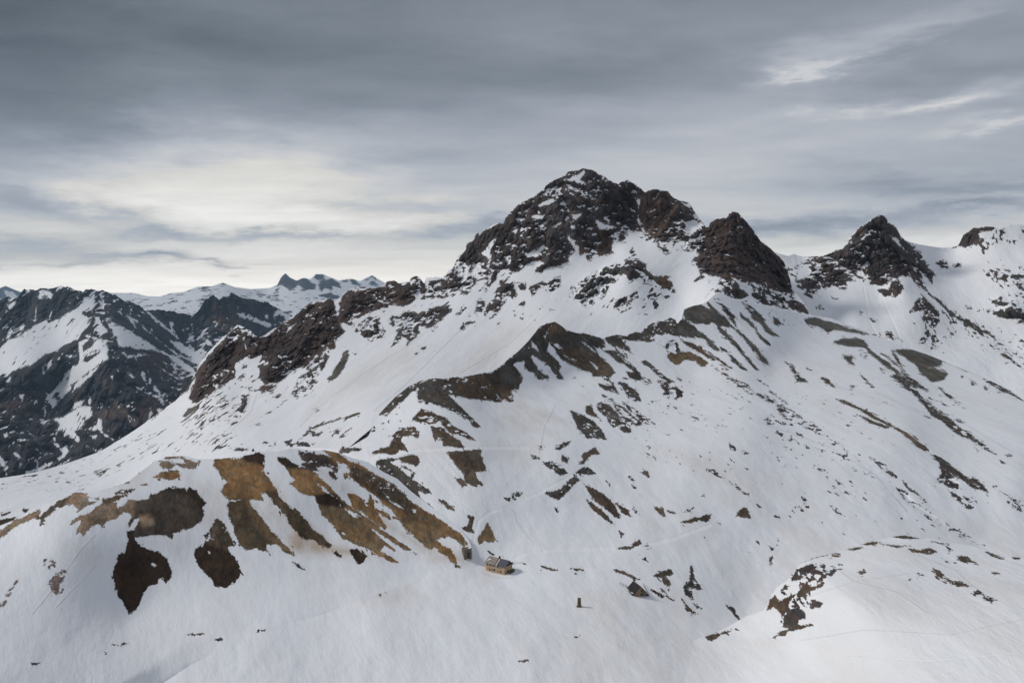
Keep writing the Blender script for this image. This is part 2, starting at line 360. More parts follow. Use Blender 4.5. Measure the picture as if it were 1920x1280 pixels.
B k 1210,630 1260,690 1290,715 1270,710
B g 780,1020 850,1060 920,1130 1000,1210 1080,1280 1040,1278 930,1190 880,1110 800,1060
B g 630,960 680,960 740,1010 785,1065 720,1050 670,1010
B n 380,720 480,790 600,900 720,970 650,960 560,890 480,860 500,910 440,900 360,860 330,790
B m 340,950 420,970 480,1000 560,1020 620,1090 720,1160 640,1140 560,1090 500,1050 400,1000
B m 650,1080 760,1150 850,1220 920,1265 840,1230 740,1160
B y 190,1110 230,1085 300,1090 380,1090 440,1080 520,1110 580,1150 640,1200 630,1230 580,1245 530,1210 490,1165 420,1165 360,1180 320,1215 280,1215 220,1180 190,1140
B k 120,990 160,1020 220,950 260,940 320,1000 300,1010 330,1070 290,1080 240,1050 170,1040
C k 800,210 860,200 930,260 1000,340 1060,400 1110,440 1040,460 1000,490 950,480 870,440 800,370 770,330 780,260
C k 720,400 760,360 800,400 770,430
C k 1130,320 1200,350 1290,350 1350,400 1450,430 1600,455 1640,480 1700,550 1750,600 1780,650 1700,630 1600,610 1500,590 1400,560 1290,550 1230,520 1160,470 1130,430 1150,380
C k 1010,280 1040,250 1100,280 1060,300
C D7 500,520 560,430 680,290 780,230 760,330 700,430 560,500
C D5 520,180 620,230 760,260 640,200
C D7 900,250 1100,280 1300,350 1100,420
B k 1330,590 1350,570 1440,590 1380,600 1340,640
B k 1380,690 1430,700 1480,780 1400,770 1370,730
B D6 1330,580 1450,600 1550,640 1640,700 1660,770 1380,780
B D5 1680,760 1760,700 1900,760 1800,790
B g 1520,1190 1580,1230 1620,1275 1580,1260
@f 1200 700 3
B k 620,85 700,125 810,190 780,185 690,140
B k 770,200 830,195 870,215 915,250 860,245 850,265 810,250
B k 700,260 735,230 770,265 750,290 720,280
B k 780,268 850,285 855,292 790,285
B k 910,275 960,280 1015,315 980,320 930,300
B m 1105,146 1180,163 1260,202 1340,247 1430,297 1520,347 1600,407 1625,440 1560,413 1480,343 1400,293 1300,243 1220,198
B m 1220,229 1300,263 1400,305 1380,307 1300,277
B k 660,28 717,70 690,57
B k 725,93 830,170 790,152
B k 690,345 740,370 735,385
B k 770,325 800,345 795,370
B k 845,355 865,370 850,372
B k 880,335 920,355 900,350
B k 920,405 955,415 945,432
B g 1640,455 1720,500 1780,540 1860,600 1920,650 1900,655 1800,590 1740,550 1730,580 1790,600 1795,650 1760,640 1700,610 1660,630 1680,590 1700,560 1690,510
B k 1690,580 1740,560 1795,600 1795,650 1740,640 1700,610 1655,635
B k 1290,468 1370,508 1450,585 1430,582 1380,547 1310,492
B k 1440,640 1500,670 1560,740 1640,790 1720,840 1800,890 1860,930 1920,970 1890,952 1780,892 1740,885 1650,830 1560,770 1490,710
B k 1460,593 1510,628 1600,708 1610,720 1500,642
B k 1730,650 1800,698 1900,768 1920,780 1850,757 1760,692
B k 1820,690 1870,720 1850,725
B g 1410,20 1440,0 1490,20 1560,70 1620,100 1600,95 1540,70 1600,150 1680,210 1760,270 1850,340 1920,400 1880,385 1800,340 1700,270 1620,200 1560,130 1490,80 1450,40
B n 1600,0 1730,0 1690,40 1640,50 1610,20
B g 870,0 900,20 935,45 880,45
B m 1020,20 1060,40 1090,70 1050,50
B k 375,541 420,545 480,595 440,577
B k 500,608 605,680 570,662
B k 650,728 687,755 670,753
B k 905,690 930,700 970,760 940,745
B k 870,738 915,770 885,758
B k 1075,745 1110,760 1150,805 1110,785
B m 535,805 570,760 600,755 620,810
B m 205,842 300,815 395,793 375,835 330,820 280,840
B m 80,750 130,765 150,803 120,795
B m 155,772 195,785 170,785
B m 255,777 300,756 280,775
B m 5,550 40,553 52,582
B m 80,1135 180,1095 185,1130 130,1140 165,1165 165,1200 130,1180 120,1150
B g 290,1085 300,1130 320,1170 350,1215 330,1215 290,1190 295,1240 300,1275 260,1250 250,1200 280,1165
B k 727,1035 743,1030 745,1100 735,1120
B k 730,983 748,985 740,992
B k 610,1005 645,1007 625,1014
B k 758,803 775,792 790,810
B k 975,515 1020,530 1040,555 1010,550
B k 1110,450 1135,447 1162,465 1150,480
B k 1140,400 1165,410 1170,435 1145,425
B k 1260,545 1330,570 1320,580 1270,565
B k 1195,530 1230,550 1210,550
B k 1085,632 1105,637 1095,645
B k 1100,600 1125,615 1110,615
B k 575,435 615,448 590,450
B k 500,390 535,410 535,435 515,430
B k 805,515 835,520 825,530
B k 340,690 360,685 355,710
B k 0,1020 30,1030 50,1055 20,1050
B k 40,957 75,985 50,980
B m 50,1200 135,1255 90,1240
B m 150,1245 190,1278 160,1262
B m 115,1210 155,1228 130,1225
B k 1450,805 1480,812 1465,825
B k 15,20 60,40 70,60 40,65
B D5 60,130 200,160 190,200 60,190
B D4 310,230 430,220 380,300 500,350 560,430 480,440 420,380 310,300
B D3 620,400 800,300 1000,310 1200,380 1330,480 1380,600 1250,640 1050,620 850,530 650,500
B D4 1640,400 1740,420 1730,450 1650,430
B D5 1800,660 1920,690 1920,760 1850,720
B D6 700,60 940,270 1250,430 1230,440 900,300
B D2 0,0 1400,0 1500,700 1900,1000 900,1000 300,900 0,500
B T3 0,400 400,450 900,600 1000,800 900,1100 500,1200 0,900
@B2 1440 640 4
B n 1150,190 1250,200 1350,240 1320,280 1250,300 1220,300 1180,250
B g 1600,250 1660,290 1760,340 1860,400 1930,440 2000,480 1850,410 1750,370 1690,330 1640,300
B g 560,105 630,110 655,120 620,140 650,180 610,165
B k 680,60 740,90 750,130 710,130
B g 140,155 200,200 240,265 290,300 220,295 200,240
B m 395,265 450,290 490,330 440,315
B g 695,245 730,280 790,335 740,310
B g 1270,330 1340,390 1400,440 1370,430 1300,370
B g 915,260 990,255 1060,300 1000,310
B g 1000,230 1100,290 1200,370 1140,350 1060,290
B g 1140,420 1250,520 1330,580 1430,650 1500,700 1580,740 1660,810 1710,845 1640,810 1560,760 1490,720 1400,680 1320,610 1240,560 1180,490
B g 1210,425 1270,445 1250,440
B g 1190,440 1255,475 1220,465
B g 1290,445 1340,480 1310,470
B g 1280,515 1350,550 1320,540
B g 1415,585 1465,605 1435,600
B k 1530,785 1610,805 1580,820
B k 1730,880 1780,915 1750,905
B k 1800,1205 1870,1250 1840,1250
B k 1850,1170 1930,1240 1900,1230
B k 1780,845 1820,860 1800,858
B g 1530,1010 1620,1080 1660,1140 1580,1100 1520,1060
B g 1220,850 1290,880 1400,960 1500,1020 1600,1090 1650,1140 1560,1080 1440,1000 1340,940 1300,900
B k 1170,555 1225,578 1200,573
B k 270,180 325,212 300,205
B k 845,200 875,240 850,220
B k 1450,255 1465,270 1450,270
B k 1520,290 1560,320 1530,330
B k 1625,335 1645,360 1630,358
B k 620,320 650,340 625,355
B k 270,600 320,600 400,660 380,670 310,655 280,640
B k 1410,640 1460,655 1530,705 1480,680
B k 1680,1080 1720,1085 1690,1090
B k 1740,1120 1820,1160 1920,1240 1840,1190
B m 850,90 900,120 1000,200 1030,230 950,170
B m 930,80 960,100 1010,200 970,150
B D5 1180,400 1300,420 1500,600 1450,620 1300,520
B D5 1250,300 1450,480 1430,510 1300,420 1200,330
B D4 1650,470 1760,490 1790,600 1750,620
B D5 1700,1080 1920,1180 1920,1280 1750,1200 1500,1130
B D5 420,680 700,780 800,860 640,830 400,760
B T1 0,0 600,200 1200,700 1900,1100 1900,1280 800,900 0,300
@E2 1440 380 4
B n 485,1050 560,1020 650,1015 720,1030 750,1080 800,1130 900,1200 960,1250 1000,1290 900,1240 830,1180 780,1140 730,1090 650,1080 600,1075
BD n 275,870 350,860 450,890 540,920 640,950 750,990 700,985 600,965 500,950 450,970 400,940 340,920 290,910
B n 930,1110 1000,1100 1130,1100 1200,1105 1280,1140 1350,1170 1450,1210 1540,1270 1480,1260 1400,1220 1300,1165 1305,1210 1240,1230 1180,1250 1200,1300 1160,1290 1100,1200 1050,1180 1000,1140 960,1120
BD k 890,990 930,1000 960,1030 920,1025
BD k 780,980 820,990 830,1020 800,1000
BD k 970,1015 1010,1030 985,1028
D k 605,300 630,250 690,190 760,150 850,90 890,110 900,150 960,190 990,240 1000,270 1050,300 1080,330 1140,370 1160,420 1200,470 1260,540 1230,560 1230,600 1180,560 1150,570 1190,660 1140,630 1100,590 1060,550 1000,520 940,560 900,600 850,620 770,610 760,570 700,560 640,580 590,590 590,640 540,650 480,620 430,650 400,600 380,650 320,710 280,690 290,650 230,640 210,590 180,540 150,500 200,480 260,450 330,410 400,400 480,370 560,350 640,330 700,300
D v 600,310 700,280 900,240 1030,340 1000,330 900,290 770,330 740,440 640,440 560,420 480,470 420,430 330,560 220,560 180,500 330,410 560,350
D K 780,320 900,290 1000,330 1060,450 1060,540 940,560 850,620 770,600
D K 450,480 560,520 560,590 480,620 430,640 410,560 300,640 230,620 250,590 400,560
D s 725,230 780,232 720,280 680,292
D s 925,250 980,280 1020,350 960,310
D s 200,500 300,470 290,560 230,580
D s 800,130 850,92 830,100 760,145
D k 820,650 900,660 930,590 980,580 1010,630 1000,680 960,710 880,700
D k 1070,820 1110,740 1170,700 1210,740 1270,820 1280,890 1240,940 1220,880 1170,900 1150,860 1190,800 1110,810
D k 1130,1050 1200,950 1215,1000 1180,1050
D k 1220,1010 1250,990 1305,1050 1260,1095 1235,1085 1230,1040
D k 1250,460 1300,430 1350,440 1360,490 1310,490
D k 1360,455 1460,455 1470,470 1420,485 1380,480
D k 1390,330 1440,290 1450,240 1500,220 1550,185 1590,190 1640,180 1700,190 1650,215 1590,210 1590,270 1550,310 1480,330
D u 1640,730 1750,690 1800,730 1860,720 1920,780 2000,800 2000,920 1920,900 1860,890 1780,870 1700,840 1690,800 1750,780
D u 1760,490 1820,540 1860,580 1920,560 2000,560 2000,480 1920,510 1860,540 1790,480
D k 1690,510 1730,520 1720,550 1700,550
D k 1610,500 1650,510 1640,530
D k 360,785 400,770 425,790 390,802
D k 490,712 530,708 525,732
D k 765,865 810,870 822,897 790,895
D k 680,820 710,825 700,838
D g 1200,680 1300,740 1400,840 1500,890 1600,970 1580,968 1480,905 1380,845 1280,755
D g 1500,878 1600,948 1700,1000 1690,1004 1580,965
D g 1670,1068 1760,1120 1840,1180 1930,1250 2000,1290 1900,1235 1800,1170 1720,1120
D k 1490,770 1540,800 1510,800
D k 1620,1065 1655,1100 1630,1095
D k 1640,800 1670,810 1650,822
D k 1360,950 1410,970 1370,1000 1350,960
D D7 1400,320 1700,180 1930,160 2000,160 2000,270 1800,330 1650,380 1450,370
D D6 1600,440 2000,430 2000,960 1600,820 1700,640
D D6 1350,760 1600,860 2000,1020 2000,1260 1750,1150 1500,1000 1300,850
D D6 1020,600 1300,720 1330,900 1100,700
D D5 360,740 450,740 420,810
D D4 350,420 200,380 120,430 260,440
D D4 1100,900 1300,900 1400,1100 1200,1100 1130,1000
@D2 800 300 4
C k 0,880 100,870 160,850 200,810 230,720 280,700 300,630 350,600 385,545 400,580 420,530 540,480 580,480 590,440 640,380 700,320 780,290 850,240 900,190 960,150 1020,130 1060,85 1130,85 1180,60 1240,75 1300,110 1380,150 1440,195 1500,155 1560,180 1640,245 1690,225 1740,225 1810,235 1840,280 1900,310 1960,330 2010,440 2010,600 1960,620 1870,620 1850,650 1830,620 1790,640 1825,690 1800,705 1740,660 1730,610 1700,590 1660,580 1620,540 1600,570 1540,550 1500,560 1480,560 1500,620 1440,610 1400,590 1390,640 1400,690 1440,730 1400,700 1310,715 1260,720 1215,755 1200,700 1150,710 1140,640 1100,640 1110,680 1060,720 1060,760 1000,790 930,800 850,840 815,830 820,800 870,750 800,760 740,790 700,830 640,850 600,850 620,820 560,820 530,860 520,890 470,945 435,930 450,880 440,850 380,880 370,930 330,980 260,970 220,1010 140,1030 0,1030
C v 1000,130 1180,60 1400,170 1500,160 1600,260 1440,240 1250,300 1200,320 1000,330 850,380 800,290 900,190
C v 0,880 200,820 330,760 450,860 330,980 140,1030 0,1030
C v 430,640 520,560 560,680 480,900 440,760
C v 1700,560 1860,470 2010,440 2010,600 1870,620 1830,620 1790,640 1740,640
C K 280,700 300,640 400,560 540,490 580,560 440,640 380,730 320,780 290,760
C q 1290,540 1360,560 1390,690 1310,710
C q 1140,560 1200,580 1190,690 1150,700
C q 1800,320 1860,340 1830,450 1740,540 1780,430
C q 1620,300 1800,240 1860,400 1700,570 1640,500
C s 830,340 870,310 920,290 975,300 940,330 880,350 850,365
C s 1000,150 1060,130 1130,110 1180,75 1200,90 1160,140 1210,190 1140,180 1080,160
C s 1040,210 1100,240 1140,290 1100,280 1040,240
C s 1170,280 1200,240 1210,280 1260,290 1200,290
C s 1080,405 1165,395 1160,420 1120,455 1090,440
C s 1070,490 1110,490 1110,510 1080,520
C s 1070,550 1075,580 1110,620 1140,660 1140,700 1100,650 1050,590
C s 1260,440 1320,470 1420,500 1420,515 1350,520 1290,520
C s 1565,290 1610,290 1600,340 1590,400 1600,460 1640,540 1670,580 1620,540 1580,450 1590,380 1575,320
C s 760,700 820,670 880,630 900,650 850,700 790,720
C s 400,700 450,650 480,620 520,580 530,590 480,670 490,740 460,820 450,790 460,740
C s 640,530 690,520 670,555
C s 790,410 850,420 900,400 870,440 790,430
C s 930,500 1000,460 1030,480 960,510
C s 70,940 110,920 110,950
C s 270,830 330,790 300,850
C s 780,280 850,235 850,250 800,285
C s 1240,390 1280,350 1290,370
C s 1650,390 1710,375 1690,390
C s 1680,290 1740,255 1710,300
C s 960,400 985,420 970,425
C k 405,965 440,940 445,970
C k 1530,670 1560,690 1550,710
C k 1600,570 1660,590 1650,605
@c 1280 380 3
C k 0,0 40,10 80,70 110,110 140,140 150,110 200,90 250,85 280,50 310,60 350,100 400,160 440,220 500,260 540,300 580,340 600,420 610,480 625,520 540,500 450,465 400,440 340,430 280,420 230,415 150,410 100,390 90,350 50,345 60,320 100,290 80,270 20,270 -10,270
C v 0,60 60,80 110,110 130,160 90,240 0,250
C R 120,170 150,115 250,85 280,55 310,65 440,220 540,300 610,470 625,520 450,460 230,410 90,370 100,290
C q 360,220 380,330 370,400 345,330
C q 250,330 290,300 300,360
C s 20,110 60,100 100,130 60,160 30,150
C k 70,440 110,400 130,420
C D6 -20,270 60,260 90,370 250,440 200,500 100,420
@H2 300 560 4
C R 215,740 240,680 270,610 270,560 330,470 370,410 440,350 480,300 540,240 600,195 660,210 750,290 790,290 900,200 980,160 1040,100 1130,30 1180,25 1230,20 1270,0 1300,10 1310,60 1330,140 1340,150 1380,260 1310,320 1310,370 1260,380 1180,430 1100,490 1040,520 990,550 940,590 880,630 800,640 770,620 750,600 770,540 800,500 740,500 770,430 760,420 690,450 650,430 620,450 560,480 565,530 560,590 500,630 420,680 350,740 290,770 245,780
C k 440,350 600,195 660,210 750,290 700,330 640,330 560,300 420,400 330,470
C k 740,500 900,400 1000,500 900,600 780,640 750,600
C s 630,270 650,360 665,390 640,380 625,310
C s 955,215 1010,185 1040,170 1000,210 960,235
C s 450,570 485,555 470,585
C k 735,680 770,655 860,640 880,650 840,690 780,700
C k 1010,660 1040,600 1100,550 1150,560 1165,620 1100,660 1050,670
C k 1100,520 1160,450 1220,440 1240,400 1265,400 1260,440 1230,530 1180,580 1130,550
C k 1000,700 1060,675 1140,670 1130,690 1050,735 1000,730
C n 1265,620 1300,540 1370,440 1380,400 1410,390 1410,450 1360,540 1310,600
C k 1450,400 1490,390 1470,420
C k 540,940 560,850 590,800 620,710 650,660 675,680 660,770 630,850 580,930
C k 510,910 560,910 540,925
C n 180,880 210,820 260,810 250,850 200,885
C k 590,610 640,560 620,640 600,650
C k 490,740 520,720 515,740
C k 500,780 525,760 515,780
C k 615,510 640,485 655,510 620,525
C k 850,740 900,712 880,735
C r 40,810 100,700 170,640 260,590 200,690 130,740 80,780 30,830 -60,900 -60,860
C k 1050,1040 1110,990 1180,1000 1230,1000 1190,1030 1100,1020
C k 1290,1030 1350,970 1340,1010
C k 1340,1040 1440,960 1380,1030
C k 1500,1070 1590,1010 1560,1040
BC k 930,1075 980,1070 990,1095
BC k 1040,1100 1070,1080 1160,1085 1100,1100
BC k 520,1120 600,1115 660,1130 600,1138
BC k 780,1080 850,1090 830,1100
C m 1120,977 1250,924 1400,879 1500,854 1500,858 1260,930
C k 1160,870 1190,830 1180,860
C k 300,970 325,960 305,980
C D8 100,940 250,780 450,680 620,560 720,640 560,900 380,1000
C D5 -400,1150 0,920 400,960 700,900 900,700 950,740 800,1000 600,1120 200,1130
C D4 600,480 780,480 760,620 600,560
C D5 830,780 980,640 950,780 850,880
C D4 1230,720 1300,600 1280,700 1150,820 1150,780
C D7 1040,1060 1300,1000 1450,950 1380,1050 1100,1040
C D7 1490,1060 1640,920 1760,880 1600,1010
B D7 1480,1080 1640,920 1800,800 1920,760 1700,960 1560,1060
C T3 600,900 1000,860 1500,500 1900,300 1900,600 1300,900 800,1020
@b 640 280 3
C r -20,960 0,840 30,800 100,770 180,780 250,770 270,740 340,745 385,750 390,720 430,715 460,745 465,790 430,830 380,870 260,870 240,890 200,900 130,930 80,940 30,980 -10,970
C v 350,760 460,750 460,830 430,840
C k 60,1040 110,980 160,940 200,950 245,1020 230,1055 170,1075 120,1060 90,1030
C s 130,990 200,930 210,940 140,1000
C k 30,980 60,970 70,990
C D6 200,880 460,830 620,760 600,860 300,900
C D6 640,930 700,900 720,930
@a4 0 480 4.74
L s 0,1050 80,1050 200,990 330,940 400,880 500,850 600,790 700,750 740,690 760,660 790,600 790,540 720,500 830,480 840,400 850,335 820,350 760,390 700,440 640,480 580,510 500,560 440,590 400,570 300,610 270,640 230,660 150,720 60,740 0,820 -100,840 -100,1060
L s 830,530 880,540 900,590 940,640 1000,670 900,700 830,660 870,610
L s 940,565 1060,610 1160,670 1280,740 1400,820 1500,870 1560,890 1640,940 1720,1000 1740,1050 1620,1000 1500,900 1380,840 1240,830 1060,800 1040,740 980,660
L s 1240,620 1340,690 1460,790 1580,880 1690,940 1790,980 1840,870 1800,810 1780,870 1700,830 1600,760 1500,750 1600,850 1700,920 1560,850 1400,740 1300,640
L s 1290,460 1340,500 1400,560 1480,620 1600,740 1560,720 1450,640 1380,590 1320,520
L s 1510,590 1540,590 1530,640 1560,680 1520,660
L s 1700,600 1720,640 1720,740 1730,750 1690,740 1705,680
L s 1800,740 1850,750 1900,800 1850,790
L s 1040,480 1100,520 1200,560 1240,600 1160,560 1080,520
L s 690,600 740,590 750,620
L s 700,760 740,740 900,745 960,800 970,920 900,950 820,1010 740,1070 680,1120 600,1160 570,1200 520,1210 480,1230 430,1270 440,1230 500,1150 540,1110 600,1020 580,1080 570,1060 620,1000 640,970 700,960 700,880 700,830
L k 730,800 760,760 870,750 820,810 740,850
L k 720,940 760,890 900,800 930,790 880,860 780,930
L k 850,420 900,390 960,420 980,490 900,510 830,480
L s 740,700 820,710 920,740 1000,760 920,760 820,740
L s 1085,860 1110,840 1130,880 1230,870 1320,870 1330,880 1220,900 1220,940 1190,900 1150,910 1160,930 1110,890
L s 990,1060 1005,1060 1000,1110 988,1100
L s 1130,1030 1170,1050 1220,1105 1170,1080
L s 1245,1035 1270,1010 1290,1060 1305,1140 1280,1110
L s 1360,1135 1390,1160 1430,1200 1420,1250 1400,1210 1370,1190
L s 440,930 400,990 370,1060 360,1040 380,980
L s 50,1120 95,1065 100,1090 70,1125
L s 580,880 680,885 680,893 590,895
L s 1370,950 1480,1020 1600,1100 1500,1050
L s 1430,930 1520,970 1460,955
L s 1600,1030 1660,1055 1610,1050
L s 990,1140 1020,1140 1010,1165
L s 330,390 440,340 480,350 460,380 360,380
L s 60,440 140,400 130,440
L s 270,565 330,565 320,580
L D6 -100,700 100,680 400,570 650,500 720,560 600,640 450,720 300,760 100,860 -100,900
L D5 0,900 200,850 360,860 200,960 0,1000
L D6 750,700 1000,760 1300,830 1000,860 760,760
L D5 1240,620 1800,980 1740,1050 1300,760
@a5 350 480 4.74
L c1 370,490 440,520 480,600 400,680 330,690 250,600 180,480 300,400
L s 440,505 540,510 640,560 760,600 750,640 650,610 560,570 470,540
L s 780,490 840,480 920,530 930,570 900,600 860,540 820,530 770,580 760,540
L s 410,430 460,450 490,500 470,480
L s 690,520 730,520 720,560 700,550
L s 830,590 900,600 870,620
L s 20,690 60,700 60,760 30,740
L s 150,730 200,740 240,800 180,770
L s 120,810 160,830 190,870 130,870 60,850
M x 780,260 820,230 830,190 880,155 920,190 970,220 1050,195 1150,270 1130,290 1050,305 990,250 960,290 920,300 860,260
M x 1130,190 1160,165 1220,180 1220,210 1150,205
M x 1180,250 1210,220 1290,200 1350,240 1370,290 1300,260 1290,300 1230,280 1200,310 1180,280
M x 1380,230 1420,205 1440,230
M x 1450,210 1480,205 1540,260 1470,250
M x 1590,220 1640,170 1690,210 1650,190
M x 1620,240 1660,220 1700,260
M x 1170,350 1280,330 1370,370 1300,380
M x 120,290 170,265 200,280 150,300
M x 290,250 325,240 350,260
M D7 -1000,200 300,240 800,300 1500,320 1500,700 -1000,700
@G2 0 600 4
L s 330,730 330,650 355,560 320,540 350,545 390,560 350,620 345,700
L s 400,740 470,720 540,680 620,640 690,650 690,720 640,750 610,820 560,830 600,900 590,920 540,880 480,840 460,810 430,770
L s 640,820 700,790 730,740 760,740 765,800 760,830 820,870 870,910 800,880 740,830
L s 385,910 440,930 460,960 500,940 515,990 480,1030 400,1070 340,1110 260,1140 190,1160 200,1130 300,1100 380,1060 460,1020 470,990 420,950
L s 0,1010 30,1060 45,1100 60,1170 40,1170 30,1110 0,1070 -60,1020
L s 105,940 120,1000 150,1030 100,1000
L s 265,950 320,1000 310,1010 270,970
L s 260,1030 290,1060 290,1110 260,1115 275,1080
L s 20,850 50,840 80,880 30,885
L s 110,850 160,830 200,860
L s 150,765 210,780 215,795
L s 650,930 720,970 650,950
L s 740,980 780,950 760,995
L s 940,690 1010,750 990,745
L s 290,740 340,740 320,780
L s 360,600 430,480 440,520 400,580 440,600 400,660 380,650
L s 420,690 440,670 420,710
L s 830,415 850,415 845,450 835,450
L s 1215,610 1230,615 1225,640
L s 1100,760 1130,640 1150,700 1120,760
L D4 380,700 620,640 700,740 700,940 560,930 400,790
L c2 1000,250 1250,230 1450,400 1200,430 1050,350
L c2 1100,560 1300,600 1100,770 950,640
L c3 760,390 800,480 860,600 920,650 1060,800 1000,800 860,640 780,500
L c3 700,680 840,660 880,720 760,760
L c3 900,660 1000,720 1060,790 1000,790
L c2 0,600 300,520 330,700 100,750 0,700
L c3 160,680 300,740 260,740
@h 1280 854 3
N k 610,700 640,640 700,620 740,600 760,620 700,670 640,700
N k 770,620 800,610 800,640
N k 800,660 850,635 870,645 830,680
N k 550,760 580,730 590,745
N w 640,790 670,730 700,710 720,740 790,710 790,730 700,770 660,795
N w 470,870 490,810 520,790 540,820 600,790 650,775 620,800 600,830 600,870 560,900 540,870 510,850
N k 565,960 570,900 600,870 650,850 690,885 690,910 650,920 640,950 600,970
N k 720,860 730,810 790,830 770,850 740,850
N m 515,1018 580,980 650,955 725,950 680,970 600,985
N m 690,595 760,568 840,553 860,548 780,564
N m 920,525 1010,516 960,531
N m 840,560 885,556 860,566
N m 1000,500 1080,485 1110,487 1050,497
N m 1160,455 1240,449 1350,463 1290,466
N m 1110,496 1200,503 1280,508 1200,511
N w 1270,520 1330,530 1400,520 1440,540 1380,550 1290,540
N w 1480,500 1520,530 1500,545
N m 1400,482 1500,500 1450,495
N k 1470,590 1540,600 1520,610
N w 1540,565 1600,570 1650,600 1610,605 1570,600
N m 1700,535 1810,580 1760,575
N w 1850,565 1900,570 1895,585 1860,580
N w 1405,635 1450,650 1480,690 1560,710 1630,735 1560,735 1490,710 1440,680
N k 1635,765 1680,750 1700,790 1740,800 1740,830 1690,800 1640,795
N m 995,650 1030,650 1010,662
N k 1240,705 1330,683 1270,702
N m 125,1018 200,998 290,978 220,1005 160,1040
N m 1735,655 1765,662 1750,665
N k 1325,665 1345,668 1335,674
N D9 500,840 640,640 760,590 880,640 790,740 640,900 560,940
N D7 1460,580 1560,600 1540,620
N D8 1600,740 1740,780 1750,840 1640,800
N D7 120,1010 290,975 260,1000 140,1060
B k 240,835 290,860 320,920 360,945 330,940 300,900
B m -5,805 70,893 40,872
B k 60,830 110,860 90,870
@F2 560 854 3
BK k 455,782 490,772 485,788 460,787
B m 1240,1153 1285,1149 1265,1160
B k 1485,1017 1515,1021 1500,1024
B k 1555,1018 1582,1014 1570,1022
BN T3 1000,845 1120,838 1190,862 1150,860 1100,848
B T3 300,700 900,640 1400,700 1900,800 1900,1050 1300,960 700,850 300,800
B T2 1200,900 1920,1000 1920,1060 1300,980
BK d 200,545 240,565 225,560
@d 0 800 3
BK k 555,1268 620,1250 590,1276
BK k 625,1225 740,1211 680,1229
BK m 1060,1167 1150,1161 1090,1171
BK k 1205,1193 1245,1189 1225,1203
BK k 1460,1143 1490,1141 1475,1146
BK k 710,1355 800,1348 760,1375
BK k 180,1330 230,1326 200,1338
@sk 0 0 1
B m 1015,1060 1045,1068 1042,1070 1018,1063
B m 1070,1066 1100,1067 1085,1068
B m 1150,1068 1172,1072 1200,1086 1195,1087 1165,1074
B d 1218,1101 1245,1118 1240,1120 1220,1106
V x -60,600 -60,545 10,535 40,548 80,556 80,600
V s 5,540 30,550 45,570 30,575 10,556
V s -40,580 0,560 20,580 -10,600
@tr 0 0 1
B l35+ 967,1046 993,1035 1037,1031 1124,1029 1190,1027 1260,1010 1330,985
B l35+ 888,1040 888,1013 897,977 917,960 953,950 1003,927 1050,903 1080,887
B l30+ 700,857 760,847 837,842 907,839 990,840
B l12- 955,952 965,962 968,980 985,1000 1000,1020
B l12- 905,1075 925,1082 950,1083 970,1078 978,1068
KB l12- 105,1137 140,1100 165,1075 180,1057
K l10- 60,1150 110,1090 150,1030 180,1000
C l14- 405,840 440,800 470,770 480,740
C l14- 560,800 600,760 680,700 760,650 800,620
C l14- 700,770 760,720 830,650 880,600
C l12- 860,700 960,640 1010,590
C l16+ 1030,560 1050,520 1065,490
D l20+ 1620,540 1630,600 1650,640
D l20+ 1655,560 1690,640 1700,660
N l10- 1480,1130 1540,1110 1600,1090 1700,1075
N l8- 1500,1200 1620,1180 1780,1190 1920,1160
B l14- 1040,760 1020,800 1010,850
B l14- 1640,735 1720,770 1800,790 1900,850
B l14- 1420,790 1560,840 1640,890 1700,960
@a4 0 480 4.74
L s 60,430 140,395 125,440 90,470
L s 345,300 420,300 480,340 440,380 400,350 360,390 330,360
L s 1130,510 1180,560 1220,640 1200,640 1150,570
L s 950,480 990,540 1010,560 970,520
L s 1160,480 1175,450 1165,520 1150,540
L s 430,575 445,540 460,480 450,560
L s 310,560 315,470 325,440 322,540
L s 1000,900 1060,905 1030,915
L s 1440,1090 1500,1105 1460,1108
L s 1560,1115 1620,1130 1600,1145
L s 1320,1130 1330,1080 1345,1080 1338,1140
L s 1500,800 1560,850 1640,900 1700,930 1650,920 1560,880
L s 1640,740 1700,800 1760,850 1700,830
L s 740,880 830,850 900,830 850,870 790,900
L s 620,1060 700,1020 800,990 880,940 760,1030 680,1080
@G2 0 600 4
L s 480,400 560,380 600,400 520,430
L s 560,470 620,430 700,370 760,320 700,400 620,480 540,540
L s 430,560 500,500 560,480 520,540 460,590
L s 140,560 180,560 170,600
L s 60,470 85,430 75,460 50,475
L s 560,620 640,600 600,640 520,700 480,720 540,660
L s 400,880 420,900 410,930
L s 680,870 720,850 740,870 700,900
L s 540,930 560,945 545,950
L s 150,1070 160,1080 145,1100
L s 960,730 985,760 975,765
L s 870,700 890,690 885,700
L s 800,820 830,820 815,835
L s 200,830 270,870 260,880 215,850
L s 340,1000 400,990 370,1010
L s 450,1080 520,1040 560,1020 500,1070 440,1100
L c3 190,700 260,690 320,750 300,760 220,720
L c3 560,560 600,600 590,680 550,640
@n 0 0 1
BN T2 900,1120 1300,1100 1500,980 2100,980 2100,1440 900,1440
N l12- 1560,1060 1600,1090 1680,1110 1740,1150
N l10- 1720,1040 1790,1070 1850,1120
N l8+ 1480,1250 1600,1230 1740,1240 1900,1225
"""
def load():
    out = []; ox = oy = 0.0; sc = 1.0
    for ln in TRACE.strip().split('\n'):
        ln = ln.strip()
        if not ln: continue
        if ln[0] == '@':
            q = ln.split(); ox, oy, sc = float(q[1]), float(q[2]), float(q[3]); continue
        q = ln.split()
        pts = np.array([[float(v) for v in w.split(',')] for w in q[2:]])
        out.append((q[0], q[1], pts / sc + np.array([ox, oy])))
    return out
POLYS = load()
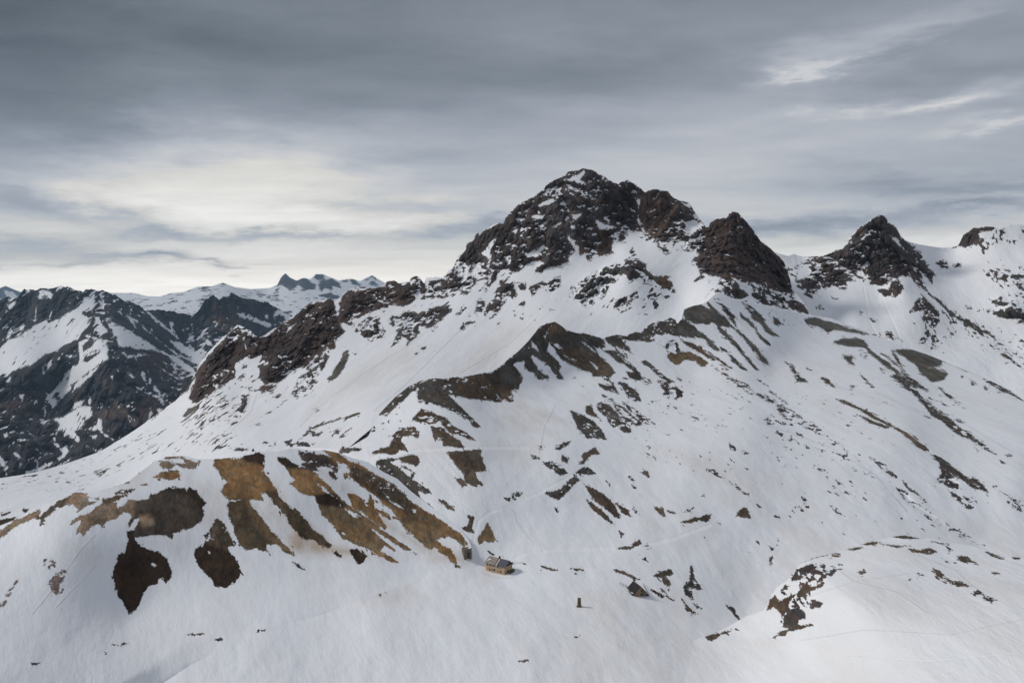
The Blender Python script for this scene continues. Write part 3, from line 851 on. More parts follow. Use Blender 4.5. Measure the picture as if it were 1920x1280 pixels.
for i in range(16):                                    # ski tracks wriggling down the gully above the road
    x, y = 800 + rnd.uniform(-14, 34), 852 + rnd.uniform(0, 30); ph = rnd.uniform(0, 6); n = rnd.randint(40, 90)
    amp_, sp_ = rnd.uniform(2.0, 4.5), rnd.uniform(1.2, 2.0); pts = []
    for k in range(n):
        pts.append((x + amp_ * math.sin(k * .62 + ph) + k * .95 * sp_ * .55, y + k * sp_ * .62 + .4 * amp_ * math.sin(k * .62 + ph)))
    POLYS.append(('B', 'l9+', np.array(pts)))
BIG = 14.0
def sdf(poly, gx, gy):
    px = gx.ravel()[:, None].astype(np.float32); py = gy.ravel()[:, None].astype(np.float32)
    a = poly.astype(np.float32); b = np.roll(a, -1, 0)
    out = np.empty(px.shape[0], np.float32)
    CH = 60000
    for i in range(0, px.shape[0], CH):
        X, Y = px[i:i + CH], py[i:i + CH]
        ex, ey = b[:, 0] - a[:, 0], b[:, 1] - a[:, 1]
        wx, wy = X - a[:, 0], Y - a[:, 1]
        t = np.clip((wx * ex + wy * ey) / (ex * ex + ey * ey + 1e-6), 0, 1)
        d = np.sqrt(((wx - t * ex) ** 2 + (wy - t * ey) ** 2).min(1))
        c = (a[:, 1] > Y) != (b[:, 1] > Y)
        xi = a[:, 0] + (Y - a[:, 1]) * ex / np.where(np.abs(ey) < 1e-6, 1e-6, ey)
        ins = ((c & (X < xi)).sum(1) % 2) == 1
        out[i:i + CH] = np.where(ins, d, -d)
    return out.reshape(gx.shape)
def line_dist(p, gx, gy):
    out = np.full(gx.shape, 99.0)
    for a, b in zip(p[:-1], p[1:]):
        e = b - a; t = np.clip(((gx - a[0]) * e[0] + (gy - a[1]) * e[1]) / (e @ e + 1e-6), 0, 1)
        out = np.minimum(out, np.hypot(gx - a[0] - t * e[0], gy - a[1] - t * e[1]))
    return out
def blur(a, k):
    if k < 1: return a
    def b1(a, ax):
        pad = [(0, 0)] * a.ndim; pad[ax] = (k + 1, k)
        c = np.cumsum(np.pad(a, pad, mode='edge'), axis=ax, dtype=np.float64)
        n = a.shape[ax]
        sl1 = [slice(None)] * a.ndim; sl2 = [slice(None)] * a.ndim
        sl1[ax] = slice(2 * k + 1, 2 * k + 1 + n); sl2[ax] = slice(0, n)
        return ((c[tuple(sl1)] - c[tuple(sl2)]) / (2 * k + 1)).astype(np.float32)
    for _ in range(2):
        a = b1(b1(a, 0), 1)
    return a
class Fields:
    """snow line, soil colour, snow speckle, boulder density and dust of one hillside"""
    def __init__(s, code, x0, x1, y0, y1, base=None):
        s.x0, s.y0 = x0, y0
        w, h = int(x1 - x0) + 1, int(y1 - y0) + 1
        s.S = np.full((h, w), -BIG, np.float32)
        s.C = np.zeros((h, w, 3), np.float32) + np.array(PAL['k'], np.float32)
        s.P = np.full((h, w), .3, np.float32); s.D = np.zeros((h, w), np.float32); s.T = np.zeros((h, w), np.float32)
        s.R = np.zeros((h, w), np.float32); s.K = np.zeros((h, w), np.float32)
        if base:
            s.S[:] = BIG; s.C[:] = PAL[base]; s.P[:] = SPK.get(base, .02); s.R[:] = REL.get(base, .2)
        for sheets, kind, pts in POLYS:
            if code not in sheets: continue
            m = 26 if kind[0] in 'TD' else 15
            ax, bx = int(max(x0, pts[:, 0].min() - m)), int(min(x1, pts[:, 0].max() + m))
            ay, by = int(max(y0, pts[:, 1].min() - m)), int(min(y1, pts[:, 1].max() + m))
            if bx <= ax or by <= ay: continue
            gx, gy = np.meshgrid(np.arange(ax, bx + 1), np.arange(ay, by + 1))
            d = sdf(pts, gx + 0.0, gy + 0.0) if kind[0] != 'l' else line_dist(pts, gx, gy)
            sl = (slice(ay - y0, by + 1 - y0), slice(ax - x0, bx + 1 - x0))
            k = kind[0]
            if k == 'T': s.T[sl] = np.maximum(s.T[sl], np.clip((d + 14) / 28, 0, 1) * int(kind[1]) / 9.0)
            elif k == 'D': s.D[sl] = np.maximum(s.D[sl], np.clip((d + 12) / 24, 0, 1) * int(kind[1]) / 9.0)
            elif k == 'l':                       # l + half width + sign: paths and ski tracks
                wd = int(kind[1:-1]) / 10.0; v = np.clip(1.3 - d / wd, 0, 1)
                s.K[sl] = np.maximum(s.K[sl], v) if kind[-1] == '+' else np.minimum(s.K[sl], -v)
            elif k == 's': s.S[sl] = np.minimum(s.S[sl], np.clip(-d, -BIG, BIG))
            else:
                if k == 'c': k = kind[1]; f = np.clip((d + 5) / 12, 0, 1)
                else:
                    s.S[sl] = np.maximum(s.S[sl], np.clip(d, -BIG, BIG))
                    f = np.clip((d + 7) / 6, 0, 1)
                s.C[sl] = s.C[sl] * (1 - f[..., None]) + np.array(PAL[k], np.float32) * f[..., None]
                s.P[sl] = s.P[sl] * (1 - f) + SPK.get(k, 0.0) * f
                s.R[sl] = s.R[sl] * (1 - f) + REL.get(k, .2) * f
        s.C = blur(s.C, 1)
        s.Rb = blur(s.R * np.clip((s.S - .5) / 11, 0, 1), 3)
    def at(s, arr, x, y):
        h, w = arr.shape[:2]
        fx = np.clip(x - s.x0, 0, w - 1.001); fy = np.clip(y - s.y0, 0, h - 1.001)
        ix, iy = fx.astype(int), fy.astype(int); u, v = fx - ix, fy - iy
        if arr.ndim == 3: u, v = u[:, None], v[:, None]
        return ((arr[iy, ix] * (1 - u) + arr[iy, ix + 1] * u) * (1 - v) + (arr[iy + 1, ix] * (1 - u) + arr[iy + 1, ix + 1] * u) * v)
# ------------------------------------------------------------------ shape of a hillside from surveyed points
class Depth:
    def __init__(s, pts, smooth=1e-4):
        p = np.array(pts, float); s.p = p[:, :2] / 1000.0
        f = 1000.0 / p[:, 2]; n = len(p)
        r = np.linalg.norm(s.p[:, None] - s.p[None], axis=2)
        A = np.zeros((n + 3, n + 3)); A[:n, :n] = s.k(r) + np.eye(n) * smooth
        A[:n, n] = 1; A[:n, n + 1:] = s.p; A[n, :n] = 1; A[n + 1:, :n] = s.p.T
        s.w = np.linalg.solve(A, np.concatenate([f, np.zeros(3)]))
    @staticmethod
    def k(r): return np.where(r > 1e-9, r * r * np.log(r + 1e-12), 0.0)
    def __call__(s, x, y):
        q = np.stack([x, y], -1).reshape(-1, 2) / 1000.0
        out = s.w[-3] + q @ s.w[-2:]
        n = len(s.p)
        for i in range(n):
            d = np.sqrt(((q - s.p[i]) ** 2).sum(1)); out += s.w[i] * s.k(d)
        return (1000.0 / np.clip(out, 1e-3, None)).reshape(np.shape(x))
def near(pts, k, pivot=505.0):
    return Depth([(x, y, d if d < pivot else pivot + (d - pivot) * k) for x, y, d in pts])
def worley(p):
    """distance to the nearest and second nearest cell point: blocky crags"""
    pi = np.floor(p).astype(np.int64); f1 = np.full(len(p), 9.0); f2 = np.full(len(p), 9.0)
    for dx in (-1, 0, 1):
        for dy in (-1, 0, 1):
            for dz in (-1, 0, 1):
                c = pi + np.array([dx, dy, dz]); q = (c & 255).astype(np.int32)
                h = _perm[_perm[_perm[q[:, 0]] + q[:, 1]] + q[:, 2]] & 255
                d = np.sqrt(((c + .5 + _gr[h] * .45 - p) ** 2).sum(1))
                f2 = np.minimum(f2, np.maximum(f1, d)); f1 = np.minimum(f1, d)
    return f1, f2
def project(x, y, D):
    """pixel of the survey photograph + forward distance in metres -> place in the world"""
    X = (x - 960) / FPX * D; U = (640 - y) / FPX * D
    return np.stack([X, D * math.cos(PITCH) + U * math.sin(PITCH), CAMZ + U * math.cos(PITCH) - D * math.sin(PITCH)], -1)
def mesh_grid(name, P, attrs, mat):
    h, w = P.shape[:2]
    me = bpy.data.meshes.new(name)
    me.vertices.add(h * w); me.vertices.foreach_set('co', P.astype(np.float32).ravel())
    i = np.arange(h - 1)[:, None] * w + np.arange(w - 1)[None]
    q = np.stack([i, i + 1, i + w + 1, i + w], -1).reshape(-1, 4)
    nf = len(q)
    me.loops.add(nf * 4); me.loops.foreach_set('vertex_index', q.ravel().astype(np.int32))
    me.polygons.add(nf); me.polygons.foreach_set('loop_start', (np.arange(nf) * 4).astype(np.int32))
    me.polygons.foreach_set('use_smooth', np.ones(nf, bool))
    for k, v in attrs.items():
        if k == 'grain':
            a = me.attributes.new(k, 'FLOAT_VECTOR', 'POINT'); a.data.foreach_set('vector', v.astype(np.float32).ravel())
        elif v.ndim == 3:
            a = me.attributes.new(k, 'FLOAT_COLOR', 'POINT')
            a.data.foreach_set('color', np.concatenate([v.reshape(-1, 3), np.ones((h * w, 1))], 1).astype(np.float32).ravel())
        else:
            a = me.attributes.new(k, 'FLOAT', 'POINT'); a.data.foreach_set('value', v.astype(np.float32).ravel())
    me.update(calc_edges=True)
    me.materials.append(mat)
    ob = bpy.data.objects.new(name, me); scene.collection.objects.link(ob)
    return ob
HEIGHT = {}
BASIN = {'s': .35, 'amp': 1.0}
def basin_drift(X, Y, D):
    """the rolls in the basin's snow, so that the knolls' feet share them"""
    d = BASIN['dref']; p = project(X, Y, d + (D - d) * .4).reshape(-1, 3)
    return (BASIN['amp'] * 22 * BASIN['s'] * fbm(p * np.array([1, 1, .3]) / (210. * BASIN['s']) + 31, 5, .48)).reshape(X.shape)
def hillside(name, code, crest, bottom, depth, step, mat, jag=2.0, amp=1.0, nscale=1.0, base=None, back=(600, .8), snowamp=.3,
             ribs=(1.0, 1.0, .55), merge=None, jagfreq=1 / 23.0):
    cr = np.array(crest, float); x0, x1 = cr[0, 0], cr[-1, 0]
    xs = np.arange(x0, x1 + .01, step); w = len(xs)
    yc = np.interp(xs, cr[:, 0], cr[:, 1])
    bt = np.array(bottom, float); yb = np.interp(xs, bt[:, 0], bt[:, 1])
    F = Fields(code, int(x0) - 2, int(x1) + 3, int(yc.min()) - 20, int(max(yb.max(), yc.max())) + 4, base)
    rw = F.at(F.Rb, xs, yc + 3.0)
    z = np.zeros_like(xs)
    j = fbm(np.stack([xs * jagfreq, z + 3.1, z], -1), 5, .62)
    j2 = fbm(np.stack([xs * jagfreq * 4.3, z + 8.1, z], -1), 3, .6, True)
    yc = yc - jag * (0.06 + rw) * (j * 1.5 + j2 * .38)
    rows = int(np.percentile(yb - yc, 92) / step) + 2
    t = np.linspace(0, 1, rows)[:, None]
    kw = max(3, int(28 / step)) | 1                 # only the top rows follow the teeth of the crest
    ys_ = np.convolve(np.pad(yc, kw, mode='edge'), np.ones(2 * kw + 1) / (2 * kw + 1), mode='valid')
    Y = yb[None] + (ys_ - yb)[None] * t + (yc - ys_)[None] * t ** 9; X = np.repeat(xs[None], rows, 0)
    D = depth(X, Y)
    if merge is not None:                    # the foot runs out smoothly into the ground it stands on
        other, poly, soft = merge
        dd = sdf(np.array(poly, float), X, Y)
        wgt = np.clip(dd / soft + .5, 0, 1); wgt = wgt * wgt * (3 - 2 * wgt)
        Db = other(X, Y); DbB = Db + basin_drift(X, Y, Db); h_ = np.clip(.5 + .5 * (Db * .999 - D) / 9.0, 0, 1)
        D = Db * .999 * (1 - h_) + D * h_ - 9.0 * h_ * (1 - h_)
        D = DbB * (1.0012 + .012 * (1 - wgt) ** 6) * (1 - wgt) + D * wgt
        own = wgt.ravel()
    else: own = 1.0
    dref = float(np.median(D))
    if code == 'B': BASIN['dref'] = dref
    if merge is not None: dref = BASIN['dref']            # snow texture runs on unbroken from the basin
    P0 = project(X, Y, dref + (D - dref) * .4).reshape(-1, 3)      # crags keep their height however the slope lies
    GR = P0.reshape(X.shape + (3,))
    R = F.at(F.Rb, X.ravel(), Y.ravel())
    s = nscale
    r1 = fbm(P0 * np.array(ribs) / (150. * s), 5, .55, True)
    r2 = fbm(P0 * np.array([1, 1, .8]) / (48. * s) + 9, 4, .58)
    sn = fbm(P0 * np.array([1, 1, .3]) / (210. * s) + 31, 5, .48)
    zz = (P0[:, 2] + .25 * P0[:, 0]) / (34. * s) + 1.5 * fbm(P0 / (260. * s) + 5, 2)
    st = np.abs(zz - np.floor(zz) - .5) * 2
    r3 = fbm(P0 / (15. * s) + 4, 3, .6)
    wk = np.zeros_like(R); mk = R > .04
    if mk.any():
        q = P0[mk]; wp = np.stack([perlin(q / (40. * s)), perlin(q / (40. * s) + 7), perlin(q / (40. * s) + 13)], -1) * .35
        a1, a2 = worley(q * np.array([1, 1, .5]) / (62. * s) + wp); b1, b2 = worley(q * np.array([1, 1, .6]) / (24. * s) + wp)
        wk[mk] = 40 * s * (a1 - .5) + 15 * s * (b1 - .5) - 9 * s * np.clip((b2 - b1) * 4, 0, 1)
    r0 = fbm(P0 * np.array([1, 1, .3]) / (330. * s) + 21, 2, .5, True)
    rock = (55 * s * r0 + 34 * s * r1 + 20 * s * r2 + 9 * s * r3 + 5 * s * st ** 2 + wk)
    if (R > .3).any(): rock = rock - rock[R > .3].mean()
    disp = R * rock * amp + (1 - R) * snowamp * (22 * s * sn) * own
    D = D + disp.reshape(D.shape)
    # the far side falls away behind the crest
    bl, bs = back
    k = np.array([.01, .03, .07, .15, .3, .6, 1.0])[:, None]
    Pc = project(X[-1], Y[-1], D[-1])
    P = project(X, Y, D)
    dirs = Pc[:, :2] / np.linalg.norm(Pc[:, :2], axis=1)[:, None]
    kk = k * bl
    Bx = Pc[None, :, 0] + dirs[None, :, 0] * kk; By = Pc[None, :, 1] + dirs[None, :, 1] * kk
    Bz = Pc[None, :, 2] - bs * kk * (0.35 + .65 * np.clip(kk / (bl * .15), 0, 1))
    P = np.concatenate([P, np.stack([Bx, By, Bz], -1)], 0)
    ext = len(k)
    def fld(a):
        v = F.at(a, X.ravel(), Y.ravel()); v = v.reshape(X.shape + ((3,) if a.ndim == 3 else ()))
        return np.concatenate([v] + [v[-1:]] * ext, 0)
    hol = np.clip((D - blur(D, max(2, int(9 / step)))) / (dref / FPX) / 9., -1, 1)
    hol = np.concatenate([hol] + [hol[-1:]] * ext, 0)
    attrs = {'hollow': hol, 'track': fld(F.K), 'grain': np.concatenate([GR, P[len(GR):]], 0), 'bare': fld(F.S), 'soil': fld(F.C), 'speck': fld(F.P), 'dens': fld(F.D), 'dust': fld(F.T),
             'relief': fld(F.Rb)}
    ob = mesh_grid(name, P, attrs, mat)
    ob['kind'] = 'structure'
    HEIGHT[code] = (X, Y, D)
    print('%-18s %4d x %4d  %.1fs' % (name, w, rows, time.time() - T0))
    return ob
# ------------------------------------------------------------------ snow-and-rock material
def terrain_material(name, depth_m, fall=(0, -.7, -.7), stretch=.4, speckle=1.0, edge_amp=17.0, hollow=.95, streaky=False, snow=(.80, .815, .85)):
    """depth_m: how large the grain is (metres per survey pixel follow from it)"""
    m = bpy.data.materials.new(name); m.use_nodes = True
    g = G(m.node_tree); g.N.clear()
    pos = g.attr('grain', 1)
    nrm = g.n('ShaderNodeNewGeometry', out=1)
    u = FPX / depth_m                       # features of one unit = one survey pixel
    bare, soil = g.attr('bare'), g.attr('soil', 0)
    speck, dens, dust, rel = g.attr('speck'), g.attr('dens'), g.attr('dust'), g.attr('relief')
    fv = Vector(fall).normalized()            # drawn out along the fall line
    pf = g.vm('DOT_PRODUCT', pos, tuple(fv), out=1)
    off = g.n('ShaderNodeVectorMath', {0: tuple(fv), 3: g.m('MULTIPLY', pf, stretch - 1.0)}, operation='SCALE')
    flowp = g.vm('ADD', pos, off)
    n1 = g.noise(flowp, u / 11, 7, .68)
    edge = g.m('ADD', bare, g.m('MULTIPLY', g.m('SUBTRACT', n1, .46), edge_amp))
    n1b = g.noise(pos, u / 2.2, 3, .6)
    edge = g.m('ADD', edge, g.m('MULTIPLY', g.m('SUBTRACT', n1b, .5), 9.0))
    ground = g.ss(edge, -.5, .6)
    # boulders and tufts poking out of the snow
    n2 = g.noise(flowp, u / 6.5, 3, .55)
    n2b = g.noise(flowp, u / 34, 2, .5)
    dens = g.m('MAXIMUM', dens, g.m('MULTIPLY', g.ss(bare, -9.0, -1.0), .52))   # crumbs of ground melting out along every edge
    th = g.m('SUBTRACT', g.lin(dens, 0, 1, .735, .49), g.m('MULTIPLY', g.m('SUBTRACT', n2b, .5), .45))
    sp = g.ss(g.m('SUBTRACT', n2, th), 0.0, .02)
    sp = g.m('MULTIPLY', sp, g.m('GREATER_THAN', dens, .02))
    ground = g.m('MAXIMUM', ground, g.m('MULTIPLY', sp, speckle))
    # snow lodged on ledges inside the rock
    nz = g.n('ShaderNodeSeparateXYZ', {0: nrm}, out=2)
    n3 = g.noise(flowp if streaky else g.vm('MULTIPLY', pos, (1, 1, 1.6)), u / (10 if streaky else 11), 5, .66)
    n3b = g.noise(pos, u / 60, 2, .5)
    led = g.m('ADD', g.m('MULTIPLY', nz, .85), g.m('MULTIPLY', g.m('SUBTRACT', n3, .5), 2.2))
    led = g.m('ADD', led, g.m('MULTIPLY', g.m('SUBTRACT', n3b, .5), .8))
    led = g.m('ADD', led, g.lin(speck, 0, 1, -1.07, -.27))
    led = g.m('ADD', led, g.m('MULTIPLY', g.m('MULTIPLY', g.attr('hollow'), hollow), g.m('ADD', speck, .05)))
    ledge = g.ss(led, -.012, .03)
    ledge = g.m('MULTIPLY', ledge, g.m('GREATER_THAN', speck, .015))
    ground = g.m('MULTIPLY', ground, g.m('SUBTRACT', 1.0, ledge))
    # colours
    c1 = g.noise(pos, u / 40, 5, .6)
    c2 = g.noise(flowp, u / 5, 5, .7)
    c4 = g.noise(flowp, u / 17, 4, .7)
    val = g.m('MULTIPLY', g.lin(c4, .3, .7, .66, 1.4), g.lin(c1, .28, .72, .6, 1.42))
    val = g.m('MULTIPLY', val, g.lin(c2, .25, .75, .50, 1.6))
    wv = g.noise(g.vm('MULTIPLY', pos, (1, 1, 3.2)), u / 26, 4, .6)
    hue = g.mix(g.ss(wv, .38, .66), (1.10, .98, .89, 1), (.92, 1.0, 1.08, 1))
    rock = g.mix(1.0, g.mix(1.0, soil, hue, 'MULTIPLY'), g.n('ShaderNodeCombineColor', {0: val, 1: val, 2: val}), 'MULTIPLY')
    d1 = g.noise(flowp, u / 55, 5, .6)
    d2 = g.noise(pos, u / 190, 3, .5)
    df = g.m('MULTIPLY', g.m('ADD', dust, .17), g.ss(g.m('ADD', g.m('MULTIPLY', d1, .6), g.m('MULTIPLY', d2, .4)), .36, .66))
    sn = g.mix(g.m('MINIMUM', g.m('MULTIPLY', df, 1.1), 1.0), snow + (1,), g.mix(g.ss(dust, .3, .9), (.64, .61, .58, 1), (.50, .41, .33, 1)))
    d3 = g.noise(flowp, u / 16, 6, .65)
    sn = g.mix(1.0, sn, g.n('ShaderNodeCombineColor', {0: g.lin(d3, .2, .8, .965, 1.03), 1: g.lin(d3, .2, .8, .97, 1.03), 2: g.lin(d3, .2, .8, .975, 1.03)}), 'MULTIPLY')
    tk = g.attr('track')
    sn = g.mix(g.m('MULTIPLY', g.m('MAXIMUM', tk, 0.0), .55), sn, (.87, .875, .89, 1))
    sn = g.mix(g.m('MULTIPLY', g.m('MAXIMUM', g.m('MULTIPLY', tk, -1.0), 0.0), .35), sn, (.55, .53, .53, 1))
    col = g.mix(ground, sn, rock)
    # relief too fine for the mesh
    b1 = g.noise(pos, u / 14, 8, .68)
    b2 = g.noise(flowp, u / 22, 5, .5)
    hgt = g.m('ADD', g.m('MULTIPLY', g.m('MULTIPLY', b1, ground), g.lin(rel, 0, 1, 3.5, 15.0)), g.m('MULTIPLY', b2, g.lin(ground, 0, 1, 2.0, .2)))
    hgt = g.m('ADD', hgt, g.m('MULTIPLY', g.m('MULTIPLY', d1, g.m('SUBTRACT', 1.0, ground)), 5.0))
    hgt = g.m('ADD', hgt, g.m('MULTIPLY', d3, .5))
    hgt = g.m('SUBTRACT', hgt, g.m('MULTIPLY', tk, .5))
    hgt = g.m('SUBTRACT', hgt, g.m('MULTIPLY', ground, .6))
    bump = g.n('ShaderNodeBump', {'Strength': .8, 'Distance': depth_m / FPX, 'Height': hgt})
    rough = g.lin(ground, 0, 1, .62, .95)
    bs = g.n('ShaderNodeBsdfPrincipled', {'Base Color': col, 'Roughness': rough, 'Normal': bump, 'Specular IOR Level': .15})
    g.n('ShaderNodeOutputMaterial', {0: bs}, out=None)
    return m
HAZE_D, HAZE_COL = 1.9e-5, (.50, .74, 1.0, 1)
# ------------------------------------------------------------------ the ground far below and out to the horizon
def disc(name, r, z, mat):
    bm = bmesh.new(); vv = [bm.verts.new((r * math.sin(a), r * math.cos(a), z)) for a in [i * 2 * math.pi / 96 for i in range(96)]]
    bm.faces.new(vv[::-1]); me = bpy.data.meshes.new(name); bm.to_mesh(me); bm.free(); me.materials.append(mat)
    o = bpy.data.objects.new(name, me); scene.collection.objects.link(o); o['kind'] = 'structure'; return o
depth_basin = near([(920, 1062, 505), (1085, 1128, 442), (1195, 1105, 463), (500, 1280, 342), (1000, 1280, 338), (200, 1280, 343), (1200, 1280, 340), (0, 1280, 342), (1600, 1280, 345), (1900, 1280, 350), (1000, 1420, 282), (0, 1420, 280), (2080, 1420, 330), (-200, 1420, 275), (-200, 1180, 450),
                (500, 1150, 431), (700, 1180, 405), (900, 1180, 406), (300, 1100, 500), (100, 1100, 500), (760, 1040, 535), (700, 1030, 548), (620, 1055, 525), (760, 1112, 466), (620, 1172, 418), (860, 1040, 532), (870, 1092, 480), (400, 1160, 424), (800, 1000, 580), (560, 1000, 600), (300, 960, 800), (200, 1000, 700), (440, 882, 900), (560, 838, 1000), (450, 1000, 640), (600, 960, 700), (700, 950, 690),
                (870, 900, 690), (900, 1000, 570), (870, 960, 610), (800, 920, 670), (720, 850, 800), (890, 850, 760), (840, 780, 920), (790, 713, 1120), (660, 836, 880), (712, 780, 1020), (930, 740, 1150), (930, 690, 1250), (950, 820, 880), (1000, 900, 705), (1050, 850, 800),
                (1100, 1000, 575), (1300, 1000, 580), (1500, 1000, 590), (1400, 1150, 458), (1300, 1200, 402), (1380, 1090, 494), (1300, 1110, 470), (1100, 800, 990), (1200, 740, 1260), (1050, 700, 1380), (1050, 650, 1450), (1035, 603, 1520), (1150, 628, 1600), (1270, 600, 1700), (1300, 700, 1450), (1300, 650, 1600),
                (1350, 550, 1900), (1380, 600, 1750), (1450, 700, 1480), (1500, 600, 2050), (1450, 640, 1680), (1600, 620, 2050), (1600, 700, 1500), (1700, 800, 1000), (1600, 850, 850), (1500, 900, 745), (1300, 850, 830), (1400, 780, 1040), (1700, 950, 670), (1850, 1000, 610), (1900, 900, 760), (1900, 820, 1000), (1920, 750, 1350),
                (1800, 695, 1690), (1700, 660, 1850), (2080, 830, 1050), (2080, 1000, 650), (1500, 1250, 372), (1430, 1200, 410), (1750, 740, 1360)], 0.5)
MAT = {
    'B': terrain_material('slope_snow_and_scree', 640, fall=(.5, -.72, -.42), stretch=.45, edge_amp=14.0),
    'C': terrain_material('massif_snow_and_rock', 1550, fall=(-.64, -.5, -.58), stretch=.4),
    'D': terrain_material('back_peaks_snow_and_rock', 1600),
    'L': terrain_material('valley_side_rock', 6000, fall=(-.25, -.6, -.7), stretch=.3, edge_amp=15.0, hollow=1.3, streaky=True),
    'M': terrain_material('far_range_snow', 20000, fall=(1, 0, .05), stretch=.4),
    'V': terrain_material('farthest_peak', 28000)}
fl = bpy.data.materials.new('valley_floor_rock'); fl.use_nodes = True
gg = G(fl.node_tree); bsd = fl.node_tree.nodes['Principled BSDF']
gp = gg.n('ShaderNodeNewGeometry', out=0)
gg.L.new(gg.mix(gg.ss(gg.noise(gp, .002, 6, .6), .48, .55), (.05, .045, .04, 1), (.6, .6, .63, 1)), bsd.inputs['Base Color'])
disc('ground', 120000, -950, fl)

hillside('farthest_peak', 'V', [(-200, 575), (-60, 545), (-20, 548), (10, 536), (40, 548), (75, 557), (140, 575)], [(-200, 640), (140, 640)],
         Depth([(-200, 560, 28000), (0, 540, 28000), (100, 560, 28000), (-200, 640, 24000), (140, 640, 24000)]), 2.0, MAT['V'], jag=1.0, nscale=14, snowamp=1, back=(4000, .5))
hillside('far_range', 'M', [(-300, 560), (60, 560), (120, 556), (210, 549), (250, 549), (275, 555), (300, 556), (318, 550), (345, 547), (372, 537), (395, 537), (418, 530), (440, 538), (470, 542), (505, 540),
          (520, 534), (527, 520), (535, 512), (545, 521), (556, 526), (570, 521), (582, 523), (592, 514), (605, 514), (620, 520), (635, 526), (650, 523), (662, 523), (675, 527), (685, 521), (698, 516), (712, 525), (740, 540), (900, 550)],
         [(-300, 720), (900, 720)],
         Depth([(-300, 560, 19000), (200, 550, 19000), (418, 530, 19000), (500, 545, 19500), (535, 512, 21000), (600, 514, 21500), (700, 520, 22500), (900, 550, 23000),
                (0, 620, 14000), (300, 600, 15500), (500, 580, 16500), (600, 570, 17500), (450, 640, 13500), (700, 600, 17500), (-300, 700, 11000), (300, 700, 11500), (900, 700, 12500)]),
         1.5, MAT['M'], jag=2.2, nscale=5, snowamp=1.6, back=(3000, .6), jagfreq=1 / 14.)
hillside('valley_mountains', 'L', [(-160, 570), (-40, 566), (0, 562), (18, 556), (32, 560), (45, 543), (68, 545), (76, 540), (100, 541), (112, 537), (124, 536), (135, 542), (155, 548), (160, 543), (190, 544), (205, 550),
          (217, 556), (230, 562), (262, 573), (272, 582), (286, 581), (300, 582), (318, 583), (335, 588), (345, 590), (363, 592), (372, 583), (380, 570), (386, 560), (400, 553), (410, 562), (418, 557), (428, 560), (432, 549), (442, 552),
          (455, 560), (470, 560), (490, 565), (510, 572), (525, 580), (542, 588), (560, 600), (640, 640)], [(-160, 960), (100, 960), (400, 800), (640, 720)],
         Depth([(-160, 570, 7000), (0, 560, 6900), (110, 537, 6900), (200, 548, 7000), (270, 580, 7300), (345, 590, 7900), (370, 590, 8100), (400, 553, 8000), (440, 552, 8300), (540, 590, 8600), (640, 640, 8600),
                (0, 620, 6300), (100, 610, 6300), (200, 620, 5900), (280, 650, 6200), (345, 640, 7400), (400, 640, 7500), (330, 690, 6300), (370, 700, 6200), (470, 650, 7700),
                (150, 650, 5700), (205, 670, 5300), (60, 700, 5300), (0, 690, 5600), (100, 720, 5500), (85, 790, 5000), (180, 750, 4900), (250, 760, 4700), (300, 760, 4900), (240, 850, 4300),
                (150, 820, 4600), (120, 880, 4200), (40, 820, 4500), (0, 880, 4000), (-160, 700, 5000), (-160, 900, 3800), (100, 960, 3700), (400, 760, 5200), (640, 720, 7000)]),
         1.35, MAT['L'], jag=5.0, nscale=2.6, amp=1.25, base='b', snowamp=.6, back=(2500, .7), ribs=(1, 1, .35), jagfreq=1 / 16.)
hillside('right_peaks', 'D', [(1400, 500), (1440, 468), (1462, 476), (1478, 480), (1488, 476), (1500, 480), (1540, 481), (1560, 475), (1590, 452), (1593, 445), (1600, 438), (1612, 425), (1630, 413), (1648, 403), (1660, 405), (1666, 417),
          (1680, 425), (1688, 440), (1696, 450), (1710, 455), (1722, 458), (1740, 461), (1765, 465), (1785, 464), (1796, 461), (1802, 450), (1806, 441), (1815, 436), (1826, 427), (1836, 427), (1845, 425), (1862, 425), (1872, 429),
          (1885, 425), (1893, 421), (1920, 421), (2000, 424), (2080, 430)],
         [(1400, 640), (1500, 640), (1560, 660), (1700, 720), (1800, 760), (1920, 800), (2080, 870)],
         near([(1400, 500, 3200), (1440, 470, 3200), (1500, 480, 3200), (1590, 450, 3050), (1650, 403, 3000), (1720, 460, 3100), (1790, 462, 3150), (1830, 427, 3050), (1920, 420, 3000), (2080, 430, 3000),
                (1600, 520, 2850), (1520, 550, 2750), (1550, 600, 2500), (1650, 560, 2650), (1690, 540, 2600), (1720, 600, 2300), (1760, 560, 2600), (1740, 520, 2850), (1830, 540, 2700), (1900, 560, 2450), (1900, 480, 2850), (1640, 620, 2220), (1600, 600, 2350),
                (1750, 660, 2000), (1900, 650, 2050), (1800, 640, 2150), (1920, 720, 1500), (1860, 715, 1580), (1800, 690, 1750), (1500, 600, 2330), (1500, 640, 2200), (1560, 660, 1950), (1700, 720, 1600), (1920, 800, 1150), (2080, 870, 950), (2080, 600, 2200), (2080, 740, 1400)], 0.5),
         1.35, MAT['D'], ribs=(1, 1, .4), jag=8.0, nscale=.5, amp=1.4, snowamp=.5)
